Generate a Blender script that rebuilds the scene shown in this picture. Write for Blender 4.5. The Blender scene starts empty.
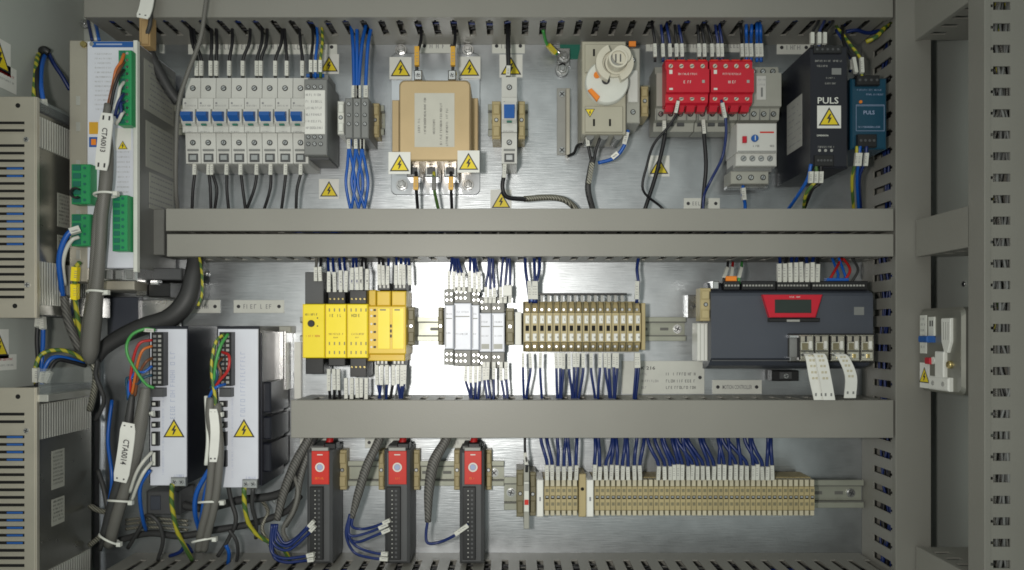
import bpy, math, random
from mathutils import Vector, Matrix
random.seed(7)
C = bpy.context.scene.collection
SC = bpy.context.scene
# ---------------------------------------------------------------- camera
F, D = 740.0, 888.0            # focal length in pixels, distance to the mounting plate in mm
VX, VY = 512.0, 332.0          # pixel straight ahead of the lens
cam = bpy.data.cameras.new('camera'); co = bpy.data.objects.new('camera', cam); C.objects.link(co)
co.location = (0, -D/1000, 0); co.rotation_euler = (math.pi/2, 0, 0)
cam.sensor_width = 36; cam.lens = F/1024*36
cam.shift_x = -(VX-512)/1024; cam.shift_y = (VY-285)/1024
cam.clip_start = 0.01; cam.clip_end = 50
SC.camera = co
# ---------------------------------------------------------------- room light and camera flash
wd = bpy.data.worlds.new('World'); SC.world = wd; wd.use_nodes = True
bg = wd.node_tree.nodes['Background']
bg.inputs[0].default_value = (0.85, 0.93, 0.87, 1); bg.inputs[1].default_value = 0.46
def area(name, loc, aim, size, power, col, spread=math.pi):
    l = bpy.data.lights.new(name, 'AREA'); l.shape = 'DISK'; l.size = size; l.energy = power; l.color = col
    o = bpy.data.objects.new(name, l); C.objects.link(o); o.location = loc; l.spread = spread
    o.rotation_euler = (Vector(aim)-Vector(loc)).to_track_quat('-Z', 'Y').to_euler(); return o
area('camera_flash', (-0.10, -0.90, 0.012), (-0.07, 0, 0.0), 0.05, 1.95, (1, 0.965, 0.90), math.radians(118))
area('room_lamp', (-0.5, -2.3, 1.6), (0, 0, 0), 0.9, 3, (0.97, 1, 0.96))
SC.view_settings.view_transform = 'Standard'; SC.view_settings.look = 'None'
SC.cycles.filter_width = 1.7
SC.view_settings.exposure = 0; SC.view_settings.gamma = 1
# ---------------------------------------------------------------- materials
MATS = {}
def mat(name, col, rough=0.5, metal=0.0, var=0.06, scale=60, bump=0.0, bscale=300, rvar=0.08, alpha=1, trans=0):
    m = bpy.data.materials.new(name); m.use_nodes = True
    rnd = m.node_tree.nodes.new('ShaderNodeObjectInfo')
    nt = m.node_tree; b = nt.nodes['Principled BSDF']
    b.inputs['Metallic'].default_value = metal
    tc = nt.nodes.new('ShaderNodeTexCoord'); ns = nt.nodes.new('ShaderNodeTexNoise')
    ns.inputs['Scale'].default_value = scale; ns.inputs['Detail'].default_value = 4
    nt.links.new(tc.outputs['Object'], ns.inputs['Vector'])
    cr = nt.nodes.new('ShaderNodeMapRange'); cr.inputs['To Min'].default_value = 1-var*1.6; cr.inputs['To Max'].default_value = 1+var*1.6
    nt.links.new(ns.outputs['Fac'], cr.inputs['Value'])
    mx = nt.nodes.new('ShaderNodeVectorMath'); mx.operation = 'SCALE'; mx.inputs[0].default_value = col[:3]
    rr = nt.nodes.new('ShaderNodeMapRange'); rr.inputs['To Min'].default_value = .93; rr.inputs['To Max'].default_value = 1.07
    nt.links.new(rnd.outputs['Random'], rr.inputs['Value']); ml = nt.nodes.new('ShaderNodeMath'); ml.operation = 'MULTIPLY'
    nt.links.new(cr.outputs[0], ml.inputs[0]); nt.links.new(rr.outputs[0], ml.inputs[1]); nt.links.new(ml.outputs[0], mx.inputs['Scale']); nt.links.new(mx.outputs[0], b.inputs['Base Color'])
    r2 = nt.nodes.new('ShaderNodeMapRange'); r2.inputs['To Min'].default_value = max(0.03, rough-rvar); r2.inputs['To Max'].default_value = min(1, rough+rvar)
    nt.links.new(ns.outputs['Fac'], r2.inputs['Value']); nt.links.new(r2.outputs[0], b.inputs['Roughness'])
    if bump:
        n2 = nt.nodes.new('ShaderNodeTexNoise'); n2.inputs['Scale'].default_value = bscale
        nt.links.new(tc.outputs['Object'], n2.inputs['Vector'])
        bp = nt.nodes.new('ShaderNodeBump'); bp.inputs['Strength'].default_value = bump; bp.inputs['Distance'].default_value = 0.001
        nt.links.new(n2.outputs['Fac'], bp.inputs['Height']); nt.links.new(bp.outputs[0], b.inputs['Normal'])
    if trans: b.inputs['Transmission Weight'].default_value = trans
    if alpha < 1: b.inputs['Alpha'].default_value = alpha
    MATS[name] = m; return m
mat('duct_grey', (0.238,0.232,0.207), 0.46, var=0.07, scale=11, bump=0.12, bscale=900)
mat('paint_grey', (0.40,0.42,0.39), 0.45, var=0.09, scale=6, bump=0.15, bscale=700)
mat('zinc', (0.55,0.57,0.60), 0.30, 1, var=0.04, scale=14)
mat('steel', (0.62,0.62,0.62), 0.28, 1, var=0.08, scale=80)
mat('aluminium', (0.48,0.45,0.38), 0.42, 0.6, var=0.05, scale=30)
mat('rib_steel', (0.52,0.52,0.48), 0.4, 0.6)
mat('brass', (0.62,0.50,0.22), 0.3, 1)
mat('gold', (0.50,0.375,0.21), 0.40, 0.45, var=0.05, scale=25)
mat('white', (0.70,0.70,0.66), 0.45)
mat('panel_white', (0.66,0.68,0.75), 0.4, var=0.03)
mat('sleeve', (0.56,0.56,0.51), 0.4)
mat('breaker', (0.54,0.54,0.51), 0.42, var=0.03)
mat('light_grey', (0.33,0.33,0.29), 0.45)
mat('mid_grey', (0.19,0.195,0.19), 0.5)
mat('dark_grey', (0.07,0.072,0.075), 0.5)
mat('slate', (0.055,0.062,0.080), 0.42, var=0.08, scale=20)
mat('psu_black', (0.009,0.010,0.017), 0.34)
mat('black', (0.012,0.012,0.013), 0.4)
mat('hole', (0.004,0.004,0.004), 0.9)
mat('ink', (0.03,0.03,0.035), 0.6)
mat('ink_grey', (0.22,0.22,0.23), 0.6)
mat('faint', (0.47,0.51,0.64), 0.5)
mat('ink_blue', (0.32,0.38,0.55), 0.5)
mat('blue', (0.012,0.09,0.33), 0.38)
mat('wire_blue', (0.006,0.020,0.115), 0.38)
mat('wire_bright', (0.006,0.085,0.38), 0.35)
mat('wire_black', (0.008,0.008,0.010), 0.5)
mat('wire_green', (0.05,0.28,0.06), 0.4)
mat('wire_yellow', (0.55,0.46,0.03), 0.4)
mat('wire_orange', (0.5,0.13,0.02), 0.4)
mat('wire_brown', (0.14,0.05,0.02), 0.4)
mat('wire_red', (0.4,0.015,0.015), 0.4)
mat('cable_grey', (0.135,0.13,0.115), 0.55, bump=0.4, bscale=500)
mat('cable_dark', (0.035,0.036,0.036), 0.6, bump=0.4, bscale=500)
mat('teal', (0.006,0.05,0.09), 0.35)
mat('green', (0.02,0.26,0.09), 0.4)
mat('green_dark', (0.01,0.13,0.09), 0.45)
mat('yellow', (0.86,0.68,0.02), 0.38, var=0.02)
mat('amber', (0.72,0.49,0.035), 0.42, var=0.03)
mat('sign_yellow', (0.74,0.58,0.02), 0.4, var=0.02)
mat('sleeve_orange', (0.62,0.34,0.03), 0.4)
mat('orange', (0.75,0.22,0.02), 0.4)
mat('red', (0.50,0.008,0.025), 0.38, var=0.04)
mat('label_red', (0.55,0.022,0.012), 0.4)
mat('beige', (0.40,0.33,0.17), 0.5, var=0.06)
mat('beige_dark', (0.19,0.17,0.10), 0.5)
mat('plate_label', (0.64,0.65,0.60), 0.4)
mat('silver_label', (0.33,0.33,0.31), 0.4)
mat('screen', (0.02,0.03,0.025), 0.15)
mat('clear', (0.5,0.55,0.55), 0.12, alpha=0.16)
mat('clamp_grey', (0.22,0.22,0.20), 0.5, var=0.25, scale=220)
mat('dark_metal', (0.24,0.24,0.22), 0.3, 0.8)
mat('cover_grey', (0.13,0.13,0.12), 0.5)
mat('tin', (0.72,0.70,0.60), 0.25, 0.7)
mat('box_metal', (0.24,0.24,0.21), 0.35, 0.5)
mat('switch_grey', (0.40,0.38,0.30), 0.45)
mat('ivory', (0.62,0.59,0.49), 0.4)
mat('rail_steel', (0.36,0.37,0.31), 0.4, 0.45)
mat('tan', (0.36,0.24,0.11), 0.55)
mat('side_metal', (0.20,0.20,0.19), 0.4, 0.4)
mat('paper', (0.50,0.49,0.43), 0.5)
mat('cream', (0.50,0.46,0.34), 0.45)
# braided and two-colour sheaths
def striped(name, c1, c2, sc, rough=0.45, metal=0):
    m = mat(name, c1, rough, metal); nt = m.node_tree; b = nt.nodes['Principled BSDF']
    tc = nt.nodes.new('ShaderNodeTexCoord'); w = nt.nodes.new('ShaderNodeTexWave'); w.inputs['Scale'].default_value = sc
    w.bands_direction = 'DIAGONAL'; w.inputs['Distortion'].default_value = 1.5
    nt.links.new(tc.outputs['Object'], w.inputs['Vector'])
    r = nt.nodes.new('ShaderNodeValToRGB'); r.color_ramp.elements[0].position = .42; r.color_ramp.elements[1].position = .58
    r.color_ramp.elements[0].color = (*c1,1); r.color_ramp.elements[1].color = (*c2,1)
    nt.links.new(w.outputs['Fac'], r.inputs[0]); nt.links.new(r.outputs[0], b.inputs['Base Color'])
striped('braid', (0.05,0.05,0.04), (0.34,0.33,0.27), 190, 0.5, 0.3)
striped('mesh_sleeve', (0.05,0.049,0.045), (0.135,0.13,0.12), 150, 0.55)
striped('cable_grey', (0.085,0.083,0.075), (0.17,0.165,0.15), 330, 0.55)
striped('cable_dark', (0.022,0.023,0.024), (0.055,0.055,0.055), 330, 0.55)
striped('green_yellow', (0.06,0.13,0.03), (0.42,0.38,0.03), 45)
# galvanised plate: soft mottling, rolling scratches
def zincplate():
    m = mat('zinc_plate', (0.47,0.49,0.51), 0.36, 1, var=0.16, scale=38); nt = m.node_tree; b = nt.nodes['Principled BSDF']
    tc = nt.nodes.new('ShaderNodeTexCoord'); mp = nt.nodes.new('ShaderNodeMapping'); mp.inputs['Scale'].default_value = (3, 30, 90)
    nt.links.new(tc.outputs['Object'], mp.inputs['Vector'])
    n = nt.nodes.new('ShaderNodeTexNoise'); n.inputs['Scale'].default_value = 12; n.inputs['Detail'].default_value = 8
    nt.links.new(mp.outputs[0], n.inputs['Vector'])
    n3 = nt.nodes.new('ShaderNodeTexNoise'); n3.inputs['Scale'].default_value = 7; n3.inputs['Detail'].default_value = 6
    nt.links.new(tc.outputs['Object'], n3.inputs['Vector'])
    ad = nt.nodes.new('ShaderNodeMath'); ad.operation = 'ADD'
    nt.links.new(n.outputs['Fac'], ad.inputs[0]); nt.links.new(n3.outputs['Fac'], ad.inputs[1])
    r = nt.nodes.new('ShaderNodeMapRange'); r.inputs['From Min'].default_value = .6; r.inputs['From Max'].default_value = 1.4
    r.inputs['To Min'].default_value = .27; r.inputs['To Max'].default_value = .46
    nt.links.new(ad.outputs[0], r.inputs['Value']); nt.links.new(r.outputs[0], b.inputs['Roughness'])
    bp = nt.nodes.new('ShaderNodeBump'); bp.inputs['Strength'].default_value = 0.22; bp.inputs['Distance'].default_value = 0.0008
    nt.links.new(n.outputs['Fac'], bp.inputs['Height']); nt.links.new(bp.outputs[0], b.inputs['Normal'])
zincplate()
# ---------------------------------------------------------------- helpers, all lengths in mm
def S(z): return (D-z)/F
def U(px, z): return (px-VX)*S(z)
def V(py, z): return (VY-py)*S(z)
TXT = {}
def glyphs(s):
    if s not in TXT:
        cu = bpy.data.curves.new('t', 'FONT'); cu.body = s; cu.resolution_u = 2; cu.offset = 0.012
        o = bpy.data.objects.new('t', cu); C.objects.link(o); dg = bpy.context.evaluated_depsgraph_get()
        me = bpy.data.meshes.new_from_object(o.evaluated_get(dg))
        vs = [(v.co.x, v.co.y) for v in me.vertices]; fs = [tuple(p.vertices) for p in me.polygons]
        bpy.data.objects.remove(o); bpy.data.curves.remove(cu); bpy.data.meshes.remove(me)
        x0 = min(v[0] for v in vs); x1 = max(v[0] for v in vs); y0 = min(v[1] for v in vs); y1 = max(v[1] for v in vs)
        TXT[s] = ([((x-x0)/(x1-x0)-.5, (y-y0)/(y1-y0)-.5) for x, y in vs], fs, (x1-x0)/(y1-y0))
    return TXT[s]
class MB:
    """collects shapes in one mesh; frame N faces the camera, L / R sit on the left / right cabinet wall"""
    def __init__(s, frame='N'): s.v=[]; s.f=[]; s.m=[]; s.sm=[]; s.mats=[]; s.fr=frame
    def mi(s, m):
        if m not in s.mats: s.mats.append(m)
        return s.mats.index(m)
    def add(s, vs, fs, m, smooth=False):
        b = len(s.v)
        for u, v, w in vs:
            s.v.append((u,-w,v) if s.fr=='N' else (w,u,v) if s.fr=='L' else (-w,-u,v))
        for f in fs: s.f.append(tuple(b+i for i in f)); s.m.append(s.mi(m)); s.sm.append(smooth)
    def box(s, u0,u1,v0,v1,w0,w1,m, bev=0):
        if u0>u1: u0,u1=u1,u0
        if v0>v1: v0,v1=v1,v0
        q = [(u0,v0),(u1,v0),(u1,v1),(u0,v1)]
        if bev:
            b = min(bev, (u1-u0)*.45, (v1-v0)*.45, (w1-w0)*.8); q2 = [(u0+b,v0+b),(u1-b,v0+b),(u1-b,v1-b),(u0+b,v1-b)]
            vs = [(x,y,w0) for x,y in q]+[(x,y,w1-b) for x,y in q]+[(x,y,w1) for x,y in q2]
            fs = [(3,2,1,0)]+[(i,(i+1)%4,4+(i+1)%4,4+i) for i in range(4)]+[(4+i,4+(i+1)%4,8+(i+1)%4,8+i) for i in range(4)]+[(8,9,10,11)]
        else:
            vs = [(x,y,w0) for x,y in q]+[(x,y,w1) for x,y in q]
            fs = [(3,2,1,0),(4,5,6,7)]+[(i,(i+1)%4,4+(i+1)%4,4+i) for i in range(4)]
        s.add(vs, fs, m)
    def pb(s, x0,y0,x1,y1,zb,zf,m,bev=0.6): s.box(U(x0,zf),U(x1,zf),V(y0,zf),V(y1,zf),zb,zf,m,bev)
    def prism(s, pts, w0, w1, m, bev=0):
        a = sum(pts[i][0]*pts[(i+1)%len(pts)][1]-pts[(i+1)%len(pts)][0]*pts[i][1] for i in range(len(pts)))
        if a<0: pts = pts[::-1]
        n=len(pts)
        if bev:
            cx=sum(p[0] for p in pts)/n; cy=sum(p[1] for p in pts)/n
            def sh(p):
                d=math.hypot(p[0]-cx,p[1]-cy) or 1; k=max(0,1-bev*1.3/d); return (cx+(p[0]-cx)*k, cy+(p[1]-cy)*k)
            vs=[(x,y,w0) for x,y in pts]+[(x,y,w1-bev) for x,y in pts]+[(*sh(p),w1) for p in pts]
            fs=[tuple(range(n))[::-1]]+[(i,(i+1)%n,n+(i+1)%n,n+i) for i in range(n)]+[(n+i,n+(i+1)%n,2*n+(i+1)%n,2*n+i) for i in range(n)]+[tuple(range(2*n,3*n))]
        else:
            vs=[(x,y,w0) for x,y in pts]+[(x,y,w1) for x,y in pts]
            fs=[tuple(range(n))[::-1],tuple(range(n,2*n))]+[(i,(i+1)%n,n+(i+1)%n,n+i) for i in range(n)]
        s.add(vs,fs,m)
    def pp(s, pts, zb, zf, m, bev=0): s.prism([(U(x,zf),V(y,zf)) for x,y in pts], zb, zf, m, bev)
    def prof(s, vw, u0, u1, m):
        """side profile (v,w) swept across from u0 to u1"""
        a = sum(vw[i][0]*vw[(i+1)%len(vw)][1]-vw[(i+1)%len(vw)][0]*vw[i][1] for i in range(len(vw)))
        if a<0: vw = vw[::-1]
        n=len(vw); vs=[(u0,v,w) for v,w in vw]+[(u1,v,w) for v,w in vw]
        s.add(vs,[tuple(range(n))[::-1],tuple(range(n,2*n))]+[(i,(i+1)%n,n+(i+1)%n,n+i) for i in range(n)],m)
    def cyl(s, u,v,r,w0,w1,m,n=16,bev=0,r2=None):
        r2 = r if r2 is None else r2
        rings=[(r,w0),(r2,w1-bev)]+([(r2-bev,w1)] if bev else [])
        vs=[]; fs=[]
        for rr,ww in rings: vs+=[(u+rr*math.cos(2*math.pi*i/n), v+rr*math.sin(2*math.pi*i/n), ww) for i in range(n)]
        for k in range(len(rings)-1): fs+=[(k*n+i,k*n+(i+1)%n,(k+1)*n+(i+1)%n,(k+1)*n+i) for i in range(n)]
        s.add(vs,fs,m,True); k=len(rings)-1
        s.add([vs[k*n+i] for i in range(n)],[tuple(range(n))],m)
    def ring(s,u,v,r0,r1,w0,w1,m,n=24,a0=0,a1=2*math.pi):
        full = abs(a1-a0-2*math.pi)<1e-6; c=n if full else n+1; vs=[]
        for i in range(c):
            a=a0+(a1-a0)*i/n; x,y=math.cos(a),math.sin(a)
            vs+=[(u+r0*x,v+r0*y,w0),(u+r1*x,v+r1*y,w0),(u+r1*x,v+r1*y,w1),(u+r0*x,v+r0*y,w1)]
        fs=[]
        for i in range(n):
            j=(i+1)%c; a=4*i;b=4*j
            for k in range(4): fs.append((a+k,a+(k+1)%4,b+(k+1)%4,b+k))
        if not full: fs+=[(3,2,1,0),(4*n,4*n+1,4*n+2,4*n+3)]
        s.add(vs,fs,m)
    def screw(s,u,v,r,w,m='steel',cross=True,ang=None):
        s.cyl(u,v,r,w-1,w+0.9,m,12,0.3)
        a=random.uniform(0,3.1) if ang is None else ang; t=r*.16
        for k in range(2 if cross else 1):
            c_,s_=math.cos(a+k*math.pi/2),math.sin(a+k*math.pi/2); L=r*.75
            q=[(u+c_*L-s_*t,v+s_*L+c_*t),(u-c_*L-s_*t,v-s_*L+c_*t),(u-c_*L+s_*t,v-s_*L-c_*t),(u+c_*L+s_*t,v+s_*L-c_*t)]
            s.prism(q,w+.8,w+1.05+k*.04,'ink')
    def socket(s,u,v,r,w,m='steel',rim='hole'):
        """sunk screw: dark rim and a bright slotted head"""
        s.cyl(u,v,r,w-.5,w+.25,rim,14); s.cyl(u,v,r*.72,w,w+.45,m,12)
        a=random.uniform(-.5,.5)+.7; t=r*.13; L=r*.6; c_,s_=math.cos(a),math.sin(a)
        s.prism([(u+c_*L-s_*t,v+s_*L+c_*t),(u-c_*L-s_*t,v-s_*L+c_*t),(u-c_*L+s_*t,v-s_*L-c_*t),(u+c_*L+s_*t,v+s_*L-c_*t)],w+.4,w+.6,'ink')
    def text(s,t,u,v,h,w,m='ink',width=None,rot=0,italic=0):
        vs,fs,asp=glyphs(t); wd_=width or h*asp; c_,s_=math.cos(rot),math.sin(rot)
        s.add([(u+(x*wd_+y*h*italic)*c_-y*h*s_, v+(x*wd_+y*h*italic)*s_+y*h*c_, w) for x,y in vs],fs,m)
    def scrawl(s,u0,u1,v,h,w,m='ink_grey',vert=False):
        """print too small to read: strokes of uneven letters"""
        x=u0
        while x<u1:
            if random.random()<.14: x+=h*.55; continue
            cw=h*random.uniform(.45,.7)
            if x+cw>u1: break
            k=random.choice('ILETHFO'); t=h*.14
            def b(a0,a1,b0,b1):
                if vert: s.add([(v-b0,a0,w),(v-b0,a1,w),(v-b1,a1,w),(v-b1,a0,w)],[(0,1,2,3)],m)
                else: s.add([(a0,b0,w),(a1,b0,w),(a1,b1,w),(a0,b1,w)],[(0,1,2,3)],m)
            y0=(0 if vert else v)-h/2; y1=y0+h
            b(x,x+t,y0,y1)
            if k in 'LEO': b(x+t,x+cw*.8,y0,y0+t)
            if k in 'ETFO': b(x+t,x+cw*.8,y1-t,y1)
            if k in 'HEF': b(x+t,x+cw*.7,y0+h*.43,y0+h*.43+t)
            if k in 'HO': b(x+cw*.8,x+cw*.8+t,y0,y1)
            x+=cw+t*1.6
    def tri(s,u,v,h,w,m1='sign_yellow',down=False):
        """black-edged triangle with a lightning flash"""
        k=-1 if down else 1; a=h*.58
        T=[(u-a,v-k*h*.5),(u+a,v-k*h*.5),(u,v+k*h*.5)]
        s.prism(T,w,w+.15,'ink'); g=.80; cy=v-k*h*.17
        s.prism([(u+(x-u)*g, cy+(y-cy)*g) for x,y in T],w+.1,w+.3,m1)
        B=[(.05,.30),(-.17,-.06),(-.02,-.06),(-.10,-.36),(.0,-.30),(.17,.04),(.03,.03),(.14,.28)]
        s.prism([(u+x*h*.8,v+k*(-h*.09)+y*h*.8) for x,y in B],w+.2,w+.45,'ink')
    def tube(s,pts,r,m,n=8,steps=6,flat=1.0,raw=False):
        P=[Vector(p) for p in pts] if raw else [Vector((U(x,z),V(y,z),z)) for x,y,z in pts]
        Q=[]
        if len(P)==2: Q=[P[0].lerp(P[1],i/2) for i in range(3)]
        else:
            E=[P[0]*2-P[1]]+P+[P[-1]*2-P[-2]]
            for i in range(1,len(E)-2):
                a,b,c,d=E[i-1:i+3]
                for k in range(steps):
                    t=k/steps; Q.append(0.5*((2*b)+(c-a)*t+(2*a-5*b+4*c-d)*t*t+(3*b-a-3*c+d)*t**3))
            Q.append(P[-1])
        rr = r if isinstance(r,(list,tuple)) else None
        vs=[];fs=[]; N=None
        for i,q in enumerate(Q):
            T=(Q[min(i+1,len(Q)-1)]-Q[max(i-1,0)]).normalized()
            if N is None:
                N=T.cross(Vector((0,0,1)));
                if N.length<.05: N=T.cross(Vector((0,1,0)))
            N=(N-T*N.dot(T)).normalized(); B=T.cross(N)
            if rr:
                tt=i/(len(Q)-1)*(len(rr)-1); k=min(int(tt),len(rr)-2); ra=rr[k]+(rr[k+1]-rr[k])*(tt-k)
            else: ra=r
            for j in range(n):
                a=2*math.pi*(j+.5)/n; vs.append(tuple(q+N*ra*math.cos(a)+B*ra*flat*math.sin(a)))
        L=len(Q)
        for i in range(L-1): fs+=[(i*n+j,i*n+(j+1)%n,(i+1)*n+(j+1)%n,(i+1)*n+j) for j in range(n)]
        fs+=[tuple(range(n))[::-1],tuple((L-1)*n+j for j in range(n))]
        s.add(vs,fs,m,n>5); return Q
    def build(s,name,parent=None,label=None,cat=None,group=None,kind=None):
        me=bpy.data.meshes.new(name)
        if parent is not None: o=WLOC[parent.name]
        else:
            o=Vector(((min(a[0] for a in s.v)+max(a[0] for a in s.v))/2000,(max(a[1] for a in s.v))/1000,min(a[2] for a in s.v)/1000))
        me.from_pydata([(a[0]/1000-o.x,a[1]/1000-o.y,a[2]/1000-o.z) for a in s.v],[],s.f)
        for m in s.mats: me.materials.append(MATS[m])
        me.polygons.foreach_set('material_index',s.m); me.polygons.foreach_set('use_smooth',s.sm); me.update()
        ob=bpy.data.objects.new(name,me); C.objects.link(ob)
        if parent is not None: ob.parent=parent
        else: ob.location=o
        WLOC[ob.name]=o.copy()
        tag(ob,label,cat,group,kind); return ob
WLOC={}
def tag(o,label=None,cat=None,group=None,kind=None):
    if label: o['label']=label
    if cat: o['category']=cat
    if group: o['group']=group
    if kind: o['kind']=kind
def thing(name,label,cat,at,group=None,frame='N'):
    o=bpy.data.objects.new(name,None); C.objects.link(o); o.empty_display_size=.01
    u,v,w=at; o.location=Vector((u,-w,v))/1000 if frame=='N' else Vector((w,u,v))/1000 if frame=='L' else Vector((-w,-u,v))/1000
    WLOC[o.name]=o.location.copy(); tag(o,label,cat,group); return o
def at(px,py,z=0): return (U(px,z),V(py,z),z)
def dup(root,du,dv,label=None,group=None):
    def cp(o,par):
        c=o.copy(); C.objects.link(c); c.parent=par
        for ch in KIDS[o.name]: cp(ch,c)
        return c
    c=cp(root,None); c.location=root.location+Vector((du/1000,0,dv/1000))
    if label: c['label']=label
    if group: c['group']=group
    return c
class K(dict):
    def __missing__(s,k):
        return [o for o in C.objects if o.parent is not None and o.parent.name==k]
KIDS=K()
ORD=['first','second','third','fourth','fifth','sixth','seventh','eighth','ninth','tenth','eleventh','twelfth','thirteenth','fourteenth','fifteenth','sixteenth','seventeenth','eighteenth','nineteenth','twentieth']
def nth(i,n):
    if i==0: return 'leftmost'
    if i==n-1: return 'rightmost'
    return ORD[i]+' from left'
def sleeve(parent,pts,r,col='sleeve',print_=True,name='wire_marker'):
    m=MB(); m.tube(pts,r,col,4,3)
    a=pts[0];b=pts[-1]; z=max(a[2],b[2])+r+.2
    if print_:
        for k in (.3,.45,.62,.74):
            x=a[0]+(b[0]-a[0])*k; y=a[1]+(b[1]-a[1])*k; zz=a[2]+(b[2]-a[2])*k+r*.76
            u,v=U(x,zz),V(y,zz); m.add([(u-r*.35,v-.28,zz),(u+r*.35,v-.28,zz),(u+r*.35,v+.28,zz),(u-r*.35,v+.28,zz)],[(0,1,2,3)],'ink_grey')
    return m.build(name,parent)
def wire(pts,r,col,label,group=None,marks=(),name='wire',cat='wire',mcol='sleeve',mr=1.6):
    m=MB(); m.tube(pts,r,col,8,6); o=m.build(name,None,label,cat,group)
    for mk in marks: sleeve(o,mk,r*mr if r>1.1 else r+.55,mcol)
    return o
# ================================================================ the cabinet itself
m=MB(); m.box(U(94,0),499,V(-40,0),V(620,0),-3,0,'zinc_plate'); m.build('mounting_plate',kind='structure')
m=MB(); m.box(-640,620,-420,520,-45,-40,'paint_grey'); m.build('cabinet_back_wall',kind='structure')
m=MB(); m.box(-528,-520,-420,520,-40,330,'paint_grey'); m.box(-520,-506,-420,520,-40,-8,'paint_grey',2); m.build('cabinet_left_wall',kind='structure')
m=MB(); m.box(500,508,-420,520,-40,330,'paint_grey'); m.build('cabinet_right_wall',kind='structure')
m=MB(); m.box(-528,508,430,436,-40,150,'paint_grey'); m.build('cabinet_ceiling',kind='structure')
m=MB(); m.box(-528,508,-350,-344,-40,150,'paint_grey'); m.build('cabinet_floor',kind='structure')

def duct(label,a0,a1,b0,b1,H,orient,frame='N',w0=0,off=0,slotH=None):
    def bx(M,a_,a2,b_,b2,c_,c2,mt,bev=0):
        if orient=='H': M.box(a_,a2,b_,b2,w0+c_,w0+c2,mt,bev)
        else: M.box(b_,b2,a_,a2,w0+c_,w0+c2,mt,bev)
    t=thing('wiring_duct',label,'wiring duct',((a0+a1)/2,(b0+b1)/2,w0) if orient=='H' else ((b0+b1)/2,(a0+a1)/2,w0),'grey slotted wiring ducts',frame)
    m=MB(frame); bx(m,a0,a1,b0,b1,0.3,2,'duct_grey'); th=1.6
    c1=28 if H>70 else 36; c2=H-12 if H>70 else H-8
    for b in (b0,b1-th):
        bx(m,a0,a1,b,b+th,2,c1,'duct_grey')
        a=a0+off
        if off>0: bx(m,a0,a,b,b+th,c1,H-1.2,'duct_grey')
        while a<a1:
            bx(m,a,min(a+12.4,a1),b,b+th,c1,c2,'duct_grey')
            bx(m,a,min(a+14.9,a1),b,b+th,c2,H-1.2,'duct_grey')
            if a+17.6<a1: bx(m,a+17.6,min(a+20,a1),b,b+th,c2,H-1.2,'duct_grey')
            a+=20
    m.build('slotted_trough',t)
    m=MB(frame); e=1.0; lip=7 if H>70 else 5
    bx(m,a0,a1,b0-e,b1+e,H-1,H+.6,'duct_grey',.5)
    bx(m,a0,a1,b0-e,b0-.1,H-lip,H-1,'duct_grey'); bx(m,a0,a1,b1+.1,b1+e,H-lip,H-1,'duct_grey')
    m.build('lid',t); return t
Z=80
lx=lambda x:U(x,Z); ly=lambda y:V(y,Z)
duct('wide horizontal duct across the top edge of the cabinet, above the circuit breakers',lx(84),lx(893),ly(16.5),ly(-24),Z,'H',off=6)
duct('narrow horizontal duct, the upper of the touching pair below the circuit breakers',lx(166),lx(893.5),ly(230),ly(209.5),Z,'H',off=3)
duct('narrow horizontal duct, the lower of the touching pair above the yellow relays',lx(167),lx(893.5),ly(255.5),ly(235),Z,'H',off=11)
duct('wide horizontal duct between the yellow relays and the red labelled modules',lx(291),lx(893.5),ly(437),ly(401),Z,'H',off=5)
duct('horizontal duct along the bottom edge, mostly below the picture',lx(98),lx(893),ly(616),ly(574.5),Z,'H',off=8)
duct('tall vertical duct on the mounting plate, right of the controller',ly(660),ly(-60),lx(896.5),lx(930),Z,'V',off=4)
m=MB(); m.box(U(94.5,0),U(103,0),V(640,0),V(345,0),0,6,'zinc',1); m.build('plate_edge_fold',kind='structure')
duct('tall vertical duct on the right cabinet wall with its open slots facing out',-400,480,176,199,60,'V','R',-500,off=7.5)
duct('short duct stub high on the right cabinet wall, slots seen from below',80,176.5,V(39,83),V(-10,83),60,'H','R',-500,off=2)
duct('short duct stub on the right cabinet wall above the metal socket box',83,176.5,V(256,83),V(221,83),60,'H','R',-500,off=12)
duct('short duct stub low on the right cabinet wall, slots seen from above',83,176.5,V(592,83),V(547,83),60,'H','R',-500,off=5)
# wires packed inside the ducts, glimpsed through the slots
def fill(label,a0,a1,bs,H,orient,n,cols,frame='N',w0=0,zr=(28,66)):
    m=MB(frame)
    for i in range(n):
        pts=[];a=a0+4; b=random.uniform(*bs); w=random.uniform(*zr)
        while a<a1-4:
            bb=min(max(b+random.uniform(-5,5),bs[0]),bs[1]); ww=min(max(w+random.uniform(-7,7),zr[0]),zr[1])
            pts.append((a,bb,w0+ww) if orient=='H' else (bb,a,w0+ww)); a+=random.uniform(28,55)
        m.tube(pts,random.uniform(.9,1.6),random.choice(cols),6,3,raw=True)
    m.build('duct_wiring',None,label,'wiring',kind='stuff')
cols=['wire_black','wire_black','wire_black','wire_black','wire_black','wire_blue','green_yellow','wire_bright','cable_dark','cable_dark','cable_grey','wire_blue','wire_black','cable_dark','wire_blue']
fill('dark wires packed inside the top duct, seen through its slots',lx(84),lx(893),(ly(14),ly(-18)),Z,'H',26,cols)
fill('dark wires packed inside the upper duct of the touching pair',lx(168),lx(893),(ly(229),ly(211)),Z,'H',14,cols)
fill('dark wires packed inside the lower duct of the touching pair',lx(168),lx(893),(ly(254),ly(236)),Z,'H',16,cols)
fill('blue wires packed inside the duct above the terminal rows',lx(292),lx(893),(ly(434),ly(404)),Z,'H',22,cols)
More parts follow.
